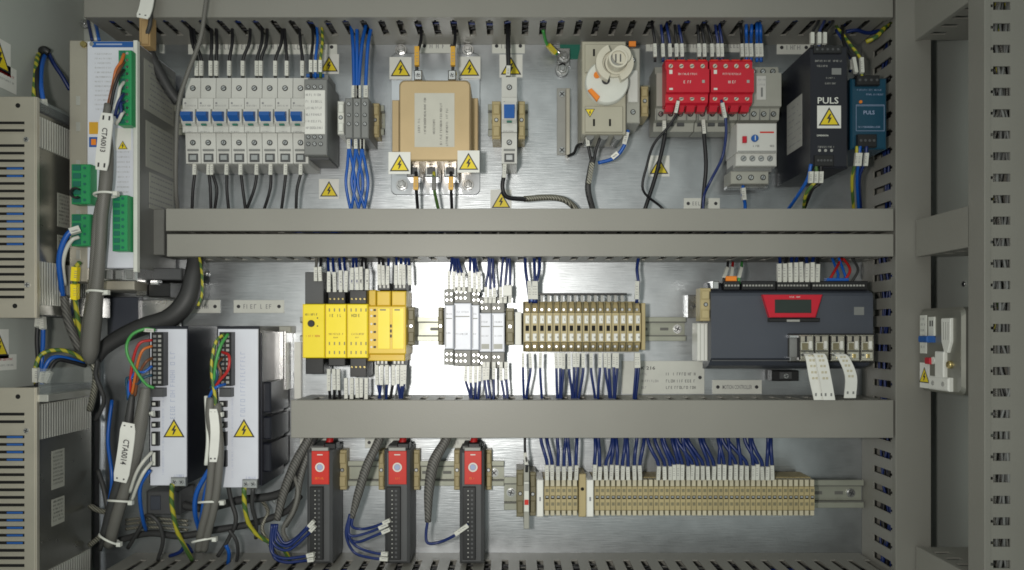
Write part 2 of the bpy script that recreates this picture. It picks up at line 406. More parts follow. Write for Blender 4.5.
fill('wires packed inside the bottom duct, seen through its top slots',lx(100),lx(893),(ly(610),ly(578)),Z,'H',26,cols)
fill('wires packed inside the vertical duct beside the controller',ly(650),ly(-50),(lx(899),lx(928)),Z,'V',20,cols)
fill('coloured wires packed inside the slotted duct at the right edge',-395,475,(179,197),60,'V',26,['cable_grey','mid_grey','mid_grey','cable_grey','mid_grey','cable_grey','mid_grey','wire_blue','mid_grey','mid_grey','cable_grey','green_yellow'],'R',-500,(20,54))

# ================================================================ small fittings used everywhere
def plate(px0,py0,px1,py1,label,lines=((.5,.34),),z=1.6,holes=True,name='name_plate',m_='plate_label',words=None):
    t=MB(); u0,u1,v0,v1=U(px0,z),U(px1,z),V(py1,z),V(py0,z); h=v1-v0; w=u1-u0
    t.box(u0,u1,v0,v1,.2,z,m_,.3)
    mg=min(h*.55,w*.2)
    if holes:
        for s_ in (u0+mg*.7,u1-mg*.7): t.cyl(s_,(v0+v1)/2,min(h*.16,2.2),z-.1,z+.12,'ink',10)
    if words: t.text(words,(u0+u1)/2,(v0+v1)/2,h*.3,z+.08,'ink_grey',w-2.6*mg)
    else:
        for (fy,fh) in lines: t.scrawl(u0+mg*1.4,u1-mg*1.3,v0+h*fy,h*fh,z+.08,'ink_grey')
    return t.build(name,None,label,'name plate','white engraved name plates')
def sign(px,py,size,label,z=.5,frame='N',zb=None):
    t=MB(frame); u,v=U(px,z),V(py,z); s_=size*S(z)/2
    t.box(u-s_,u+s_,v-s_,v+s_,(zb if zb is not None else z-.4),z,'white'); t.tri(u,v+s_*.02,s_*1.55,z)
    return t.build('warning_sticker',None,label,'warning sticker','yellow electric shock warning stickers')
def clamp(px0,py0,px1,py1,label,z=42,col='beige',zb=2,back=0):
    t=MB(); t.pb(px0,py0,px1,py1,zb,z,col,1)
    if back: t.box(U(px0,z)+back,U(px1,z)+back,V(py1-4,z),V(py0+4,z),2,zb+1,col)
    w=px1-px0; cx=(px0+px1)/2; h=py1-py0
    t.pb(px0+w*.12,py0+h*.08,px1-w*.12,py0+h*.34,z-1,z+2.2,col,.8); t.pb(px0+w*.12,py1-h*.34,px1-w*.12,py1-h*.08,z-1,z+2.2,col,.8)
    t.cyl(U(cx,z),V((py0+py1)/2,z),min(2.4,w*.36*S(z)),z-.3,z+.4,'hole',12); t.cyl(U(cx,z),V((py0+py1)/2,z),min(1.7,w*.26*S(z)),z,z+.6,'steel',10)
    return t.build('end_clamp',None,label,'end clamp','end clamps on the mounting rails')
def rail(px0,px1,py0,py1,label,scr=(),z=9):
    t=MB(); u0,u1,v0,v1=U(px0,z),U(px1,z),V(py1,z),V(py0,z); h=v1-v0
    t.box(u0,u1,v0+h*.2,v1-h*.2,1,2.2,'rail_steel')
    for a,b in ((v0,v0+h*.2),(v1-h*.2,v1)): t.box(u0,u1,a,b,z-1.2,z,'rail_steel',.4)
    for a in (v0+h*.2,v1-h*.2-1.2): t.box(u0,u1,a,a+1.2,2.2,z-1.2,'cover_grey')
    x=u0+9
    while x<u1-9:
        t.box(x-5,x+5,v0+h*.44,v1-h*.44,2.1,2.3,'cover_grey'); x+=25
    for x in scr: t.cyl(U(x,6),(v0+v1)/2,5.4,2.2,3,'steel',16); t.screw(U(x,6),(v0+v1)/2,4,4.4)
    return t.build('mounting_rail',None,label,'mounting rail','steel mounting rails')
def bolt(px,py,label,r=4.6,z=1,col='steel'):
    t=MB(); u,v=U(px,z),V(py,z); t.cyl(u,v,r*1.35,z-.8,z+1,col,18,.3)
    t.prism([(u+r*math.cos(k*math.pi/3+.3),v+r*math.sin(k*math.pi/3+.3)) for k in range(6)],z+1,z+4.5,col,.6); t.cyl(u,v,r*.5,z+4,z+6.5,col,12,.4)
    return t.build('bolt',None,label,'bolt','bolts in the mounting plate')

# ================================================================ top row
rail(170,384,105,135,'steel rail behind the eight circuit breakers and the grey terminals',(378,))
# ---- eight circuit breakers
def breaker(px0,px1,py0,py1,label,group=None,z=70,tog=(111,121)):
    c=(px0+px1)/2; t=thing('circuit_breaker',label,'circuit breaker',at(c,py1),group)
    u0,u1=U(px0,z),U(px1,z); H=py1-py0
    f=lambda k:V(py0+H*k,z)
    g=lambda k,zz:V(py0+H*k,zz)
    m=MB(); m.prof([(g(0,56),4),(g(0,56),56),(g(.23,57),57),(g(.24,62),z-6),(g(.63,62),z-6),(g(.64,56),57),(g(.98,56),55),(g(1,50),48),(g(1,50),4)],u0,u1,'breaker')
    m.prof([(V(tog[0]-4,z),z-7),(V(tog[0]-2,z),z-.5),(V(tog[1]+1,z),z-.5),(V(tog[1]+5,z),z-7)],u0+.8,u1-.8,'breaker')
    w=u1-u0; uc=(u0+u1)/2
    m.box(uc-w*.16,uc+w*.16,V(tog[1]+4.2,z),V(tog[1]+2.6,z),z-3,z+.1,'green_dark')
    m.scrawl(u0+2,u1-2,f(.30),1.6,z-5.8,'ink_grey'); m.scrawl(u0+2,u1-4,f(.60),1.4,z-5.8,'ink_grey')
    m.cyl(u0+3,f(.27),1.2,z-6.1,z-5.8,'ink_grey',8)
    # wire mouths under the lower terminal
    m.box(u0+3,u1-3,g(.965,56),g(.87,56),54,56.8,'dark_grey'); m.box(u0+2.2,u1-2.2,g(.82,56),g(.84,56),55,57.2,'mid_grey'); m.box(u0+4.5,u1-4.5,g(.95,56),g(.885,56),55,57.6,'steel',.5)
    m.build('body',t)
    m=MB(); m.prof([(V(tog[0],z),z-2),(V(tog[0]+2,z),z+6),(V(tog[0]+6,z),z+7),(V(tog[1],z),z+1),(V(tog[1]+.5,z),z-2)],u0+2.8,u1-2.8,'blue'); m.build('toggle',t)
    for k in (.12,.745):
        m=MB(); m.socket(uc,g(k,56),3.1,57.0); m.build('terminal_screw',t)
    return t
P=15.62
for i in range(8):
    b=breaker(180.2+P*i,180.2+P*(i+1)-.55,78,165,nth(i,8)+' of the eight grey circuit breakers with blue toggles in a row','row of eight circuit breakers')
# ---- relay module right of them
t=thing('relay_module','narrow white fronted relay with black terminal screws, right of the breaker row','relay',at(315,157))
m=MB(); m.pb(304,79,327,155,8,64,'mid_grey',1); m.pb(306,154,329,160,8,50,'dark_grey'); m.pb(305,74,328,80,20,56,'mid_grey'); m.build('body',t)
m=MB(); m.pb(304.5,90,325,134,64,65.5,'white',.4)
for k in range(6):
    u0,u1=U(306,65),U(324,65); m.scrawl(u0,u1,V(95+k*6.6,65),2.6,65.7,'ink_grey')
m.build('front_label',t)
for yy in (87,137,144):
    for k in range(3):
        m=MB(); m.socket(U(308.3+k*6.2,64),V(yy,64),2.4,64.1,'steel'); m.build('terminal_screw',t)
m=MB(); m.pb(306,73.5,324,77,50,58,'blue'); m.build('terminal_plug',t)
# ---- grey three pole terminals
clamp(337.5,101,344,134,'cream end clamp left of the three grey feed-through terminals',52,'plate_label')
for i in range(3):
    t=thing('grey_terminal',['left','middle','right'][i]+' one of three dark grey feed-through terminals with looped blue wires','terminal',at(349.5+8*i,138),'three grey terminals')
    m=MB(); m.pb(345+8*i,98,352.6+8*i,138,6,58,'mid_grey',1); m.build('body',t)
    for yy in (104,115,124):
        m=MB(); m.socket(U(348.8+8*i,58),V(yy,58),2.3,58.1); m.build('terminal_screw',t)
clamp(371,103,379,137,'cream and steel end clamp right of the three grey feed-through terminals',22)
for i,(a,b,c) in enumerate([(351,353,354),(357,357,357),(366,362,359),(372,368,366)]):
    wire([(a,24,42),(b,45,50),(c,80,54),(c,98,54)],2.1,'wire_bright',nth(i,4)+' of the bright blue wires dropping onto the grey terminals','blue wires above the grey terminals',[[(c,86,55),(c,98,55)]])
for i,(a,b,c) in enumerate([(349,346,351),(350.5,355,351),(356,352,360),(357,363,358),(362,358,366),(363,368,364)]):
    wire([(a,136,50),(a-.5,150,50),((a+b)/2,165,50),(b,185,48),(c,212,40)],1.7,'wire_bright',nth(i,6)+' of the bright blue wires looping below the grey terminals','blue wires below the grey terminals',[[(a,137,51),(a,149,51)]] if i%2==0 or i==5 else ())
# ---- wires of the breakers
for i,(a,b) in enumerate([(190,197),(193,201.5),(211,211),(216,216.5),(232,229.5),(250,243),(262,257),(267,261),(282,275.5),(284,287),(299,302.5)]):
    wire([(a,24,45),(a*.8+b*.2+.8,42,52),(b,60,52),(b,80,44)],1.75,'wire_black',nth(i,11)+' of the black wires entering the tops of the circuit breakers','black wires above the circuit breakers',[[(b,61,53),(b,76,50)]])
for i,(a,b,c) in enumerate([(195,193,192),(209,210.5,211),(212,217,214),(227,227,229),(241,243,246),(257,254,245),(271,270,263),(286,284,281),(301,297,296)]):
    wire([(a,160,46),(a,172,50),(b,190,48),(c,213,40)],1.7,'wire_black',nth(i,9)+' of the black wires leaving the bottoms of the circuit breakers','black wires below the circuit breakers',[[(a,163,51),(a-.3,175,51)]])
for i,(a,c) in enumerate([(311,'wire_black'),(315.5,'wire_bright'),(320.5,'green_yellow')]):
    wire([(a+1,22,45),(a+2,40,60),(a,60,70),(a,78,60)],1.6,c,['black','blue','green-yellow'][i]+' wire entering the top of the white fronted relay',None,[[(a,60,71),(a,72,67)]])
plate(159,39,164,53,'tiny corner of a name plate left of the breaker plates',holes=False)
plate(188,40,337,54,'long name plate behind the black wires above the circuit breakers')
sign(329,64,20,'warning sticker beside the top of the relay',z=.9)
sign(329,189,20,'warning sticker on the bare plate below the relay')
# ---- thick grey cable crossing the top left
wire([(208,-14,92),(205,10,92),(200,40,88),(187,75,80),(178.5,105,76),(176,150,70),(176,190,56),(178,214,40)],2.3,'cable_grey','thick light grey cable hanging over the top duct left of the circuit breakers',None,(),'thick_cable','cable')
# ---- filter
t=thing('line_filter','gold metal line filter with paper label between four warning stickers','filter',at(435,195))
m=MB(); u0,u1,v0,v1=U(391,3),U(480,3),V(195,3),V(53,3); r=7
rr=[(u1-r,v1-r,0),(u0+r,v1-r,1),(u0+r,v0+r,2),(u1-r,v0+r,3)]
m.prism([(a+r*math.cos((q+k/4)*math.pi/2),b+r*math.sin((q+k/4)*math.pi/2)) for a,b,q in rr for k in range(5)],.3,3,'zinc',.6); m.build('base_plate',t)
m=MB(); z=70; u0,u1,v0,v1=U(399,z),U(470.5,z),V(161,z),V(80,z); r=6
rr=[(u1-r,v1-r,0),(u0+r,v1-r,1),(u0+r,v0+r,2),(u1-r,v0+r,3)]
m.prism([(a+r*math.cos((q+k/5)*math.pi/2),b+r*math.sin((q+k/5)*math.pi/2)) for a,b,q in rr for k in range(6)],3,z,'gold',1.6); fc=m.build('case',t)
m=MB(); m.pb(414.5,93,454.5,147,z,z+.3,'paper',.1)
for x in (419,425,434,441,447): m.scrawl(V(146-(x%3)*6,z),V(98+(x%5)*5,z),-U(x,z)*-1,2.3,z+.5,'ink',True)
m.build('rating_label',fc)
m=MB(); m.pb(392,100,399,152,3,30,'gold',.6); m.pb(470,98,478,152,3,30,'gold',.6); m.build('side_flange',t)
for x in (413,431,450):
    m=MB(); m.pb(x-6,161,x+7,177,20,52,'steel',1); m.pb(x-4,167,x+4,174,51,54,'dark_grey',.6); m.screw(U(x,52),V(165,52),2.6,52); m.build('terminal',t)
for x in (418,452):
    m=MB(); m.pb(x-4,70,x+4,80,20,55,'steel',1); m.screw(U(x,55),V(75,55),2.6,55); m.build('terminal',t)
for x,y,l in ((402,185,'lower left'),(468,185,'lower right'),(401,50,'upper left'),(468,50,'upper right')):
    bolt(x,y,l+' bolt fixing the gold line filter',5.2,3.2)
for x,y,l,z_ in ((400.5,68,'upper left',6),(469.5,67.5,'upper right',6),(399.5,163,'lower left',72),(468.5,161.5,'lower right',72)):
    sign(x,y,22,l+' of the four warning stickers around the gold filter',z=z_ if z_>6 else 5.5,zb=3 if z_<10 else z_-1)
plate(419,39,457,53,'name plate above the gold line filter')
for x,x2,l in ((417,421,'left'),(453,455,'right')):
    o=wire([(x2,24,42),(x2,40,52),(x,56,56),(x,76,52)],1.8,'wire_black',l+' of two orange sleeved wires entering the top of the gold filter',None,[[(x,47,58),(x,66,58)]],mcol='sleeve_orange',mr=2)
for x,x2,l in ((416,418,'left'),(451,452,'right')):
    wire([(x,172,56),(x,185,58),(x2,212,40)],1.9,'wire_black',l+' of two orange sleeved wires leaving the bottom of the gold filter',None,[[(x,177,59),(x,190,58)]],mcol='sleeve_orange',mr=2)
wire([(434,172,56),(434,188,58),(439,212,40)],1.9,'green_yellow','green and yellow wire with grey sleeve under the middle of the gold filter',None,[[(434,177,59),(434,190,58)]],mcol='cable_grey',mr=1.7)
# ---- single breaker
rail(488,528,104,136,'short steel rail behind the single circuit breaker')
sign(511,66,23,'warning sticker behind the wire above the single circuit breaker')
breaker(501.5,517,77,165,'single circuit breaker standing alone between two beige clamps',None,70,(104,118))
clamp(492,101,500.6,139,'beige end clamp left of the single circuit breaker',40)
clamp(518,101,525,139,'beige end clamp right of the single circuit breaker',40)
plate(492,39,525,53,'name plate above the single circuit breaker')
sign(501,200,21,'warning sticker half hidden by the duct under the single circuit breaker')
wire([(508,20,42),(508,45,54),(508.5,66,56),(508,82,48)],2.8,'wire_black','thick black wire dropping from the top duct into the single breaker',None,[[(508.5,66,57),(508,76,56)]],mr=1.15)
wire([(505,160,46),(504.5,172,50),(502.5,187,50),(507,197,46),(522,199,40),(530,199,38)],2.5,'wire_black','black wire curving from under the single breaker into the braided cable',None,[[(505,162,51),(504,178,52)]],mr=1.15)
wire([(524,199,38),(545,197.5,36),(562,199,34),(573,206,30),(580,216,26)],3.6,'braid','braided grey cable curving into the duct left of the rotary switch',None,(),'braided_cable','cable')
# ---- earth stud
m=MB(); m.pb(560,38,580,59,.3,1.2,'green_dark',.2); m.build('earth_sticker',None,'dark green square sticker behind the earth bolt','sticker')
bolt(564,57,'upper earth bolt holding the yellow sleeved lug',5.2,7)
bolt(562,70,'lower earth bolt under the green sticker',5.8,3)
m=MB(); m.pb(557,48,570,66,1.2,4,'steel',.6); m.tube([(563,56,5),(556,50,6),(551,46,8)],2.2,'steel'); m.build('cable_lug',None,'tinned cable lug bolted over the green sticker','cable lug')
wire([(543,30,40),(546,42,22),(551,50,12),(557,54,7)],1.9,'wire_green','green earth wire with yellow sleeve left of the green sticker',None,[[(548,45,20),(555,53,12)]],mcol='wire_yellow',mr=1.9)
m=MB(); m.pb(557,88,570,155,.3,2.5,'silver_label',.4); m.pb(566,88,570,155,2,16,'aluminium',.5); m.screw(U(562,3),V(94,3),4,2.6); m.screw(U(562,3),V(150,3),4,2.6)
m.build('angle_bracket',None,'upright steel angle bracket left of the rotary switch','bracket')
# ---- rotary main switch
rail(634,656,85,114,'short steel rail right of the rotary main switch')
t=thing('rotary_switch','cream rotary isolator with big round white shaft coupling and orange markers','switch',at(605,138))
m=MB(); m.pb(582,41,626,134,6,62,'switch_grey',1.2); m.pb(585,44,623,72,62,65,'switch_grey',.8); m.pb(585,106,623,132,62,65,'switch_grey',.8)
for x,y in ((594,52),(594,122),(610,122)): m.pb(x-1,y-3,x+1,y+4,64.5,65.4,'hole',.1)
for k in range(3): m.cyl(U(590+k*14,55),V(136,55),4.6,20,56,'mid_grey',14)
m.build('body',t)
m=MB(); m.pb(626,48,640,123,6,52,'light_grey',1); m.socket(U(633,52),V(112,52),3,52.1); m.socket(U(633,52),V(60,52),3,52.1); m.pb(628,70,638,102,52,55,'breaker',.6)
m.build('auxiliary_contact',t)
m=MB(); u,v=U(607,70),V(82,70); m.cyl(u,v,24,62,72,'plate_label',36,1.2); m.cyl(u-1.5,v+1,4.5,72,73,'ink',14); m.build('dial',t)
m=MB(); m.pp([(588,90),(591.5,88),(600,96.5),(597,101)],72,76,'orange',.4); m.build('orange_pointer',t); m=MB(); m.cyl(U(597,73),V(75,73),3.6,72,73.6,'orange',14); m.build('orange_dot',t); m=MB(); m.pb(629,41,636,46,52,55,'orange',.3); m.build('orange_tab',t)
m=MB(); u,v=U(618,92),V(59,92)
m.cyl(U(618,64),V(64,64),10,70,92,'ivory',24,0); m.ring(u,v,8.2,10.2,74,95,'ivory',28); m.cyl(u,v,8.3,86,90,'silver_label',24)
for k in (-3,2): m.box(u+k,u+k+1.2,v-3,v+5,90,93,'dark_grey')
m.ring(u-2,v,13.5,20.5,70,82,'ivory',20,-1.2,1.2); m.ring(u-2,v,13.5,20.5,70,82,'ivory',20,math.pi-1.2,math.pi+1.2); m.ring(u-2,v,11,14,70,77,'ivory',24)
m.ring(u,v,9.6,12.3,72,80,'ivory',24)
m.build('shaft_coupling',t)
m=MB(); u,v=U(590,66),V(113,66); m.tri(u,v,9.5,65.2,'sign_yellow',True); m.build('warning_triangle',t)
for i,(pts,c,l) in enumerate([([(586,136,50),(589,150,46),(592,165,44)],'wire_black','black wire from the left pole of the rotary switch'),([(600,138,50),(596,150,46),(593,166,44)],'wire_black','black wire from the middle pole of the rotary switch'),([(582,144,30),(577,146,26),(574,153,20),(568,156,14)],'wire_black','thin black wire curling left under the rotary switch')]):
    wire(pts,1.7,c,l,None,[[(587,137,52),(588,146,50)]] if i==0 else ())
wire([(628,130,50),(624,146,46),(614,158,42),(598,163,40)],2.2,'wire_bright','blue wire with white sleeve curving under the rotary switch',None,[[(627,132,52),(624,144,48)],[(618,153,45),(612,158,43)]])
wire([(593,158,42),(590,172,44),(588,190,42),(594,214,32)],3.6,'cable_dark','black cable bundle dropping from the rotary switch to the duct',None,[[(592,163,48),(588.5,184,48)]],'thick_cable','cable',mr=1.02,mcol='braid')
# ---- contactors
clamp(641,86,648.5,116,'beige end clamp between rotary switch and contactors',40)
plate(646,40,655,51,'tiny square name plate left of the long one above the contactors',holes=False)
plate(668,40,752,52,'long name plate above the red topped contactors')
plate(777,41,811,54,'name plate above the black power supply')
sign(659,166,21,'warning sticker under the left contactor behind a black wire')
plate(684,198,720,209,'name plate on the duct edge under the contactors')
rail(652,800,80,112,'steel rail behind the contactors')
CX=[656.5,698.4,740.3]; CP=41.9
for i in range(3):
    x=CX[i]; w=41.0
    t=thing('contactor',['left grey contactor carrying a red block','middle grey contactor carrying a red block','right grey contactor, mostly uncovered, above the overload relay'][i],'contactor',at(x+20,125),'three contactors side by side')
    m=MB(); u0,u1=U(x,50),U(x+w,50); f=lambda y:V(y,50)
    m.prof([(f(64),6),(f(64),40),(f(72),42),(f(73),50),(f(106),50),(f(107),44),(f(118),42),(f(119),33),(f(127),30),(f(127),6)],u0,u1,'light_grey')
    for k in range(3): m.box(u0+3+k*12,u0+11+k*12,V(126,34),V(120.5,34),28,34.5,'dark_grey',.6)
    for k in range(4): m.box(u0+k*11.4+1,u0+k*11.4+1.8,f(118),f(107.5),40,44.2,'mid_grey')
    if i==2:
        m.box(u0+18,u0+29,f(100),f(76),50,51,'breaker',.4); m.scrawl(u0+19,u0+28,f(80),1.8,51.2); m.scrawl(u0+19,u0+28,f(85),1.8,51.2); m.box(u0+23,u0+25,f(97),f(88),51,51.6,'mid_grey')
    m.build('body',t)
    for k in range(4):
        m=MB(); m.socket(u0+6+k*11.2,f(112.5),3,44.3); m.build('terminal_screw',t)
        if i==2 or k==3: m=MB(); m.socket(u0+6+k*11.2,f(69),3,42.2); m.build('terminal_screw',t)
for i,(a,b) in enumerate(((666.5,709.3),(711,754))):
    t=thing('auxiliary_contact_block',['left','right'][i]+' bright red safety contact block clipped on the contactors','contact block',at((a+b)/2,103,50),'two red contact blocks'); z=74
    m=MB(); u0,u1=U(a,z),U(b,z); f=lambda y:V(y,z)
    m.prof([(f(57.5),50.5),(f(57.5),66),(f(60),68),(f(68),68),(f(69),z),(f(92),z),(f(93),69),(f(101),68),(f(103),64),(f(103),50.5)],u0,u1,'red')
    w=(u1-u0)/4
    for k in range(4):
        m.box(u0+k*w+1.5,u0+(k+1)*w-1.5,f(59),f(57),58,67.5,'label_red',.6)
        m.prof([(f(101),52),(f(101),66),(f(108),60),(f(108),52)],u0+k*w+1.2,u0+(k+1)*w-1.6,'red')
    m.scrawl(u0+w*1.1,u0+w*3,f(74),2.2,z+.15,'plate_label'); m.scrawl(u0+w*1.6,u0+w*2.4,f(82),3,z+.15,'plate_label')
    m.box(u1-8,u1-5,f(83),f(80),z,z+.6,'silver_label',.2)
    m.box(u0+3,u0+6.5,f(74),f(70),z-.2,z+.6,'plate_label',.2); m.box(u0+3,u0+7,f(90),f(88),z-.2,z+.6,'plate_label',.2)
    m.build('body',t)
    for k in range(4):
        for y in (64.3,97):
            m=MB(); m.socket(u0+(k+.5)*w,f(y),3.3,68.2,'tin','label_red'); m.build('terminal_screw',t)
# ---- overload relay
t=thing('overload_relay','cream overload relay with blue dial and red button under the contactors','overload relay',at(757,183))
m=MB(); z=54; m.pb(737,123,777,152,10,z,'breaker',1); m.pb(736,152,777,166,10,z-8,'breaker',1); m.pb(731,171,769,184,10,38,'light_grey',1); m.pb(733,165,772,172,10,36,'mid_grey',.6)
m.pb(727,186,768,188.5,12,24,'steel',.3); m.box(U(738,z),U(777,z),V(151.5,z),V(150.8,z),z-.3,z+.15,'mid_grey')
m.pb(760,131.5,774,133,z,z+.3,'label_red',.05); m.scrawl(U(752,z),U(760,z),V(146,z),2.2,z+.3,'ink'); m.scrawl(U(770,z),U(775,z),V(146,z),2.2,z+.3,'ink'); m.build('body',t)
m=MB(); m.cyl(U(754.5,z),V(138.5,z),4,z,z+2.5,'blue',18,.5); m.box(U(754.5,z)-.4,U(754.5,z)+.4,V(138.5,z)-2.6,V(138.5,z)+2.6,z+2.4,z+2.8,'plate_label'); m.build('dial',t)
m=MB(); m.pb(743,136,747,142.5,z,z+3,'red',.5); m.build('reset_button',t)
for k in range(4): m=MB(); m.socket(U(743.5+k*8.8,46),V(158.5,46),3.4,46.2,'steel','mid_grey'); m.build('terminal_screw',t)
for k in range(3): m=MB(); m.socket(U(739+k*12,38),V(177.5,38),3.2,38.2); m.build('terminal_screw',t)
wire([(743,186,40),(743,195,44),(745,204,40),(745,214,36)],2,'wire_bright','blue wire with white sleeve under the cream overload relay',None,[[(743,188,45),(744,200,44)]])
# ---- wires of the contactors
cw=[(651,655,'wire_black'),(660,663,'wire_blue'),(665,670,'wire_blue'),(674,676.5,'wire_black'),(677,682,'wire_blue'),(697,699,'wire_black'),(700,704.5,'wire_black'),(705,712,'wire_black'),(714,718,'wire_blue'),(718,722,'wire_blue'),(740,742,'wire_black'),(746,746.5,'wire_bright'),(752,751,'wire_bright'),(757,757,'wire_bright'),(760,761,'wire_bright')]
for i,(a,b,c) in enumerate(cw):
    z=60 if b<730 else 46
    wire([(a,16,45),((a+b)/2,30,62),(b,44,z),(b,62,z-4)],1.6 if c!='wire_bright' else 1.9,c,nth(i,15)+' of the sleeved wires entering the contactors from the top duct','wires above the contactors',[[(b-.5,44,z+2),(b,57,z+1)]])
wire([(678,100,68),(677,112,66),(669,126,62),(654,144,58),(647,165,56),(643,190,50),(660,206,37.5),(668,214,40)],1.5,'wire_black','thin black wire making the widest loop left of the contactors',None,[[(678,101,69),(675.5,113,67)]])
wire([(664,121,40.5),(665,133,42),(662,150,40.5),(655,178,37.5),(644,212,36)],2.4,'wire_black','thick black wire crossing the warning sticker under the left contactor',None,[[(664,121,42),(664,133,42.75)]],mr=1.15)
wire([(703,121,40.5),(704,135,42),(706,165,40.5),(704,190,36),(702,214,36)],2.3,'wire_black','thick straight black wire under the middle contactor',None,[[(703,120,42),(704,134,42.75)]],mr=1.15)
wire([(721,100,68),(725,114,67),(726,135,60),(722,158,50),(711,180,49.5),(704,196,40.5),(703,214,38)],1.6,'wire_blue','dark wire bowing right from the right red block down to the duct',None,[[(722,103,69),(725,118,67)]])
# ---- black power supply
def words(m,t,px,py,h,z,c,width=None): m.text(t,U(px,z),V(py,z),h,z+.15,c,width)
t=thing('power_supply','large black power supply with white brand lettering and a warning sticker','power supply',at(815,165)); z=104
m=MB(); m.pb(811,46,848.5,168,5,z,'psu_black',2); m.build('case',t)
m=MB(); m.box(U(811,z)-.3,U(811,z)+.01,V(141,100),V(92,85),36,80,'silver_label')
for k in range(7):
    v=V(98+k*6.4,90)
    for w in range(39,76,4):
        if random.random()<.75: m.box(U(811,z)-.42,U(811,z)-.3,v-.6,v+.6,w,w+random.uniform(1.5,3.4),'ink_grey')
m.build('side_label',t)
m=MB(); words(m,'PULS',828,100.5,8*.86,z,'plate_label',22); words(m,'DIMENSION',822.5,135.5,1.8,z,'plate_label',12)
m.scrawl(U(815,z),U(832,z),V(61,z),2,z+.2,'silver_label'); m.scrawl(U(833,z),U(845,z),V(61,z),2,z+.2,'silver_label'); m.scrawl(U(817,z),U(829,z),V(66,z),2,z+.2,'silver_label'); m.scrawl(U(826,z),U(836,z),V(78,z),1.6,z+.2,'silver_label'); m.scrawl(U(825,z),U(837,z),V(83.5,z),1.8,z+.2,'silver_label')
m.scrawl(U(818,z),U(835,z),V(147,z),2,z+.2,'silver_label')
for k in range(3): m.cyl(U(819.5+k*6,z),V(150.5,z),1.6,z,z+.25,'silver_label',10)
m.build('lettering',t)
m=MB(); m.pb(832,68,841.5,74.5,z,z+1,'mid_grey',.3); m.build('adjuster_window',t)
m=MB(); u,v=U(829,z),V(117,z); m.box(u-12.6,u+12.6,v-12,v+12,z,z+.3,'white'); m.tri(u,v+.5,19.5,z+.3); m.build('warning_label',t)
for y0,y1,x0,x1 in ((46,53,814,842),(155,166,815,834)):
    m=MB(); m.pb(x0,y0,x1,y1,z,z+2.5,'black',.6)
    for k in range(5): m.cyl(U(x0+3+k*(x1-x0-5)/4.4,z+2),V((y0+y1)/2,z+2),1.3,z+2.4,z+2.8,'dark_grey',8)
    m.build('terminal_strip',t)
# ---- teal power supply
t=thing('power_supply','small teal power supply with white lettering beside the larger black one','power supply',at(868,150)); z=88
m=MB(); m.pb(851,78,887,149,5,z,'teal',1.6); m.build('case',t)
m=MB(); words(m,'PULS',869,112.5,4.6*.9,z,'ink_blue',12); m.scrawl(U(857,z),U(881,z),V(90,z),1.8,z+.2,'ink_blue'); m.scrawl(U(866,z),U(884,z),V(94.5,z),1.8,z+.2,'ink_blue'); m.scrawl(U(858,z),U(880,z),V(127,z),1.8,z+.2,'ink_blue')
for y in (105,106,131): m.box(U(856,z),U(884,z),V(y,z),V(y,z)+.35,z,z+.12,'ink_blue')
for x in (856,884): m.box(U(x,z),U(x,z)+.35,V(131,z),V(105,z),z,z+.12,'ink_blue')
m.build('lettering',t)
m=MB(); m.cyl(U(860.5,z),V(102,z),1.8,z,z+1.2,'orange',10,.3); m.build('adjuster',t)
for y0,y1,x0,x1 in ((75,85,857,880),(134,147,858,877)):
    m=MB(); m.pb(x0,y0,x1,y1,z-6,z+5,'black',.8)
    for k in range(4): m.cyl(U(x0+3+k*(x1-x0-6)/3,z+5),V((y0+y1)/2,z+5),1.5,z+4.8,z+5.3,'dark_grey',8)
    m.build('terminal_strip',t)
for i,(a,b,c,l) in enumerate([(816,812,'wire_black','left'),(822,819,'wire_blue','middle'),(830,824.5,'wire_black','right')]):
    wire([(a+4,18,60),(a+1,24,80),(b,34,102),(b,48,104)],1.6,c,l+' sleeved wire entering the top of the black power supply',None,[[(b,33,105),(b,44,107)]])
for i,(pts,c,l) in enumerate([([(811,164,104),(808,178,98),(800,192,80),(785,214,40)],'wire_bright','blue wire curving left below the black power supply'),([(816,164,104),(816,180,98),(806,194,84),(803,214,40)],'green_yellow','green and yellow wire below the black power supply'),([(821,164,104),(820,182,98),(812,190,90),(802,214,40)],'wire_black','black wire below the black power supply')]):
    wire(pts,1.9,c,l,None,[[(pts[0][0],172-.5,107),(pts[0][0]-.5,183,105)]],mr=1.5)
for i,(pts,c,l) in enumerate([([(850,72,70),(851,62,76),(846,46,70),(836,30,60)],'wire_blue','dark wire with long sleeve arching left above the teal power supply'),([(862,76,92),(861,60,90),(850,44,76),(836,26,56)],'green_yellow','green and yellow wire arching above the teal power supply'),([(856,76,92),(853,60,88),(844,44,76),(842,24,56)],'wire_black','black wire arching above the teal power supply')]):
    p=pts[0]; wire(pts,1.6,c,l,None,[[(p[0],p[1]-3,p[2]+3),(pts[1][0]+.3,pts[1][1]-2,pts[1][2]+3)]])
for i,(a,b,c,l) in enumerate([(857,853,'green_yellow','green and yellow'),(860,858,'wire_bright','blue'),(866.5,860,'wire_blue','dark blue')]):
    wire([(a,146,92),(a-1,160,88),(b-1,180,70),(b+1,214,38)],1.8,c,l+' wire with white sleeve below the teal power supply',None,[[(a,153,94),(a-1.2,166,92)]],mr=1.5)
wire([(866,42,50),(877,36,55),(888,24,50),(900,14,40)],2.6,'green_yellow','green and yellow cable crossing the upper right corner of the mounting plate')
wire([(846,32,44),(856,30,46),(868,33,40),(882,30,40)],2.2,'wire_blue','dark blue wire crossing under the top duct near its right end')

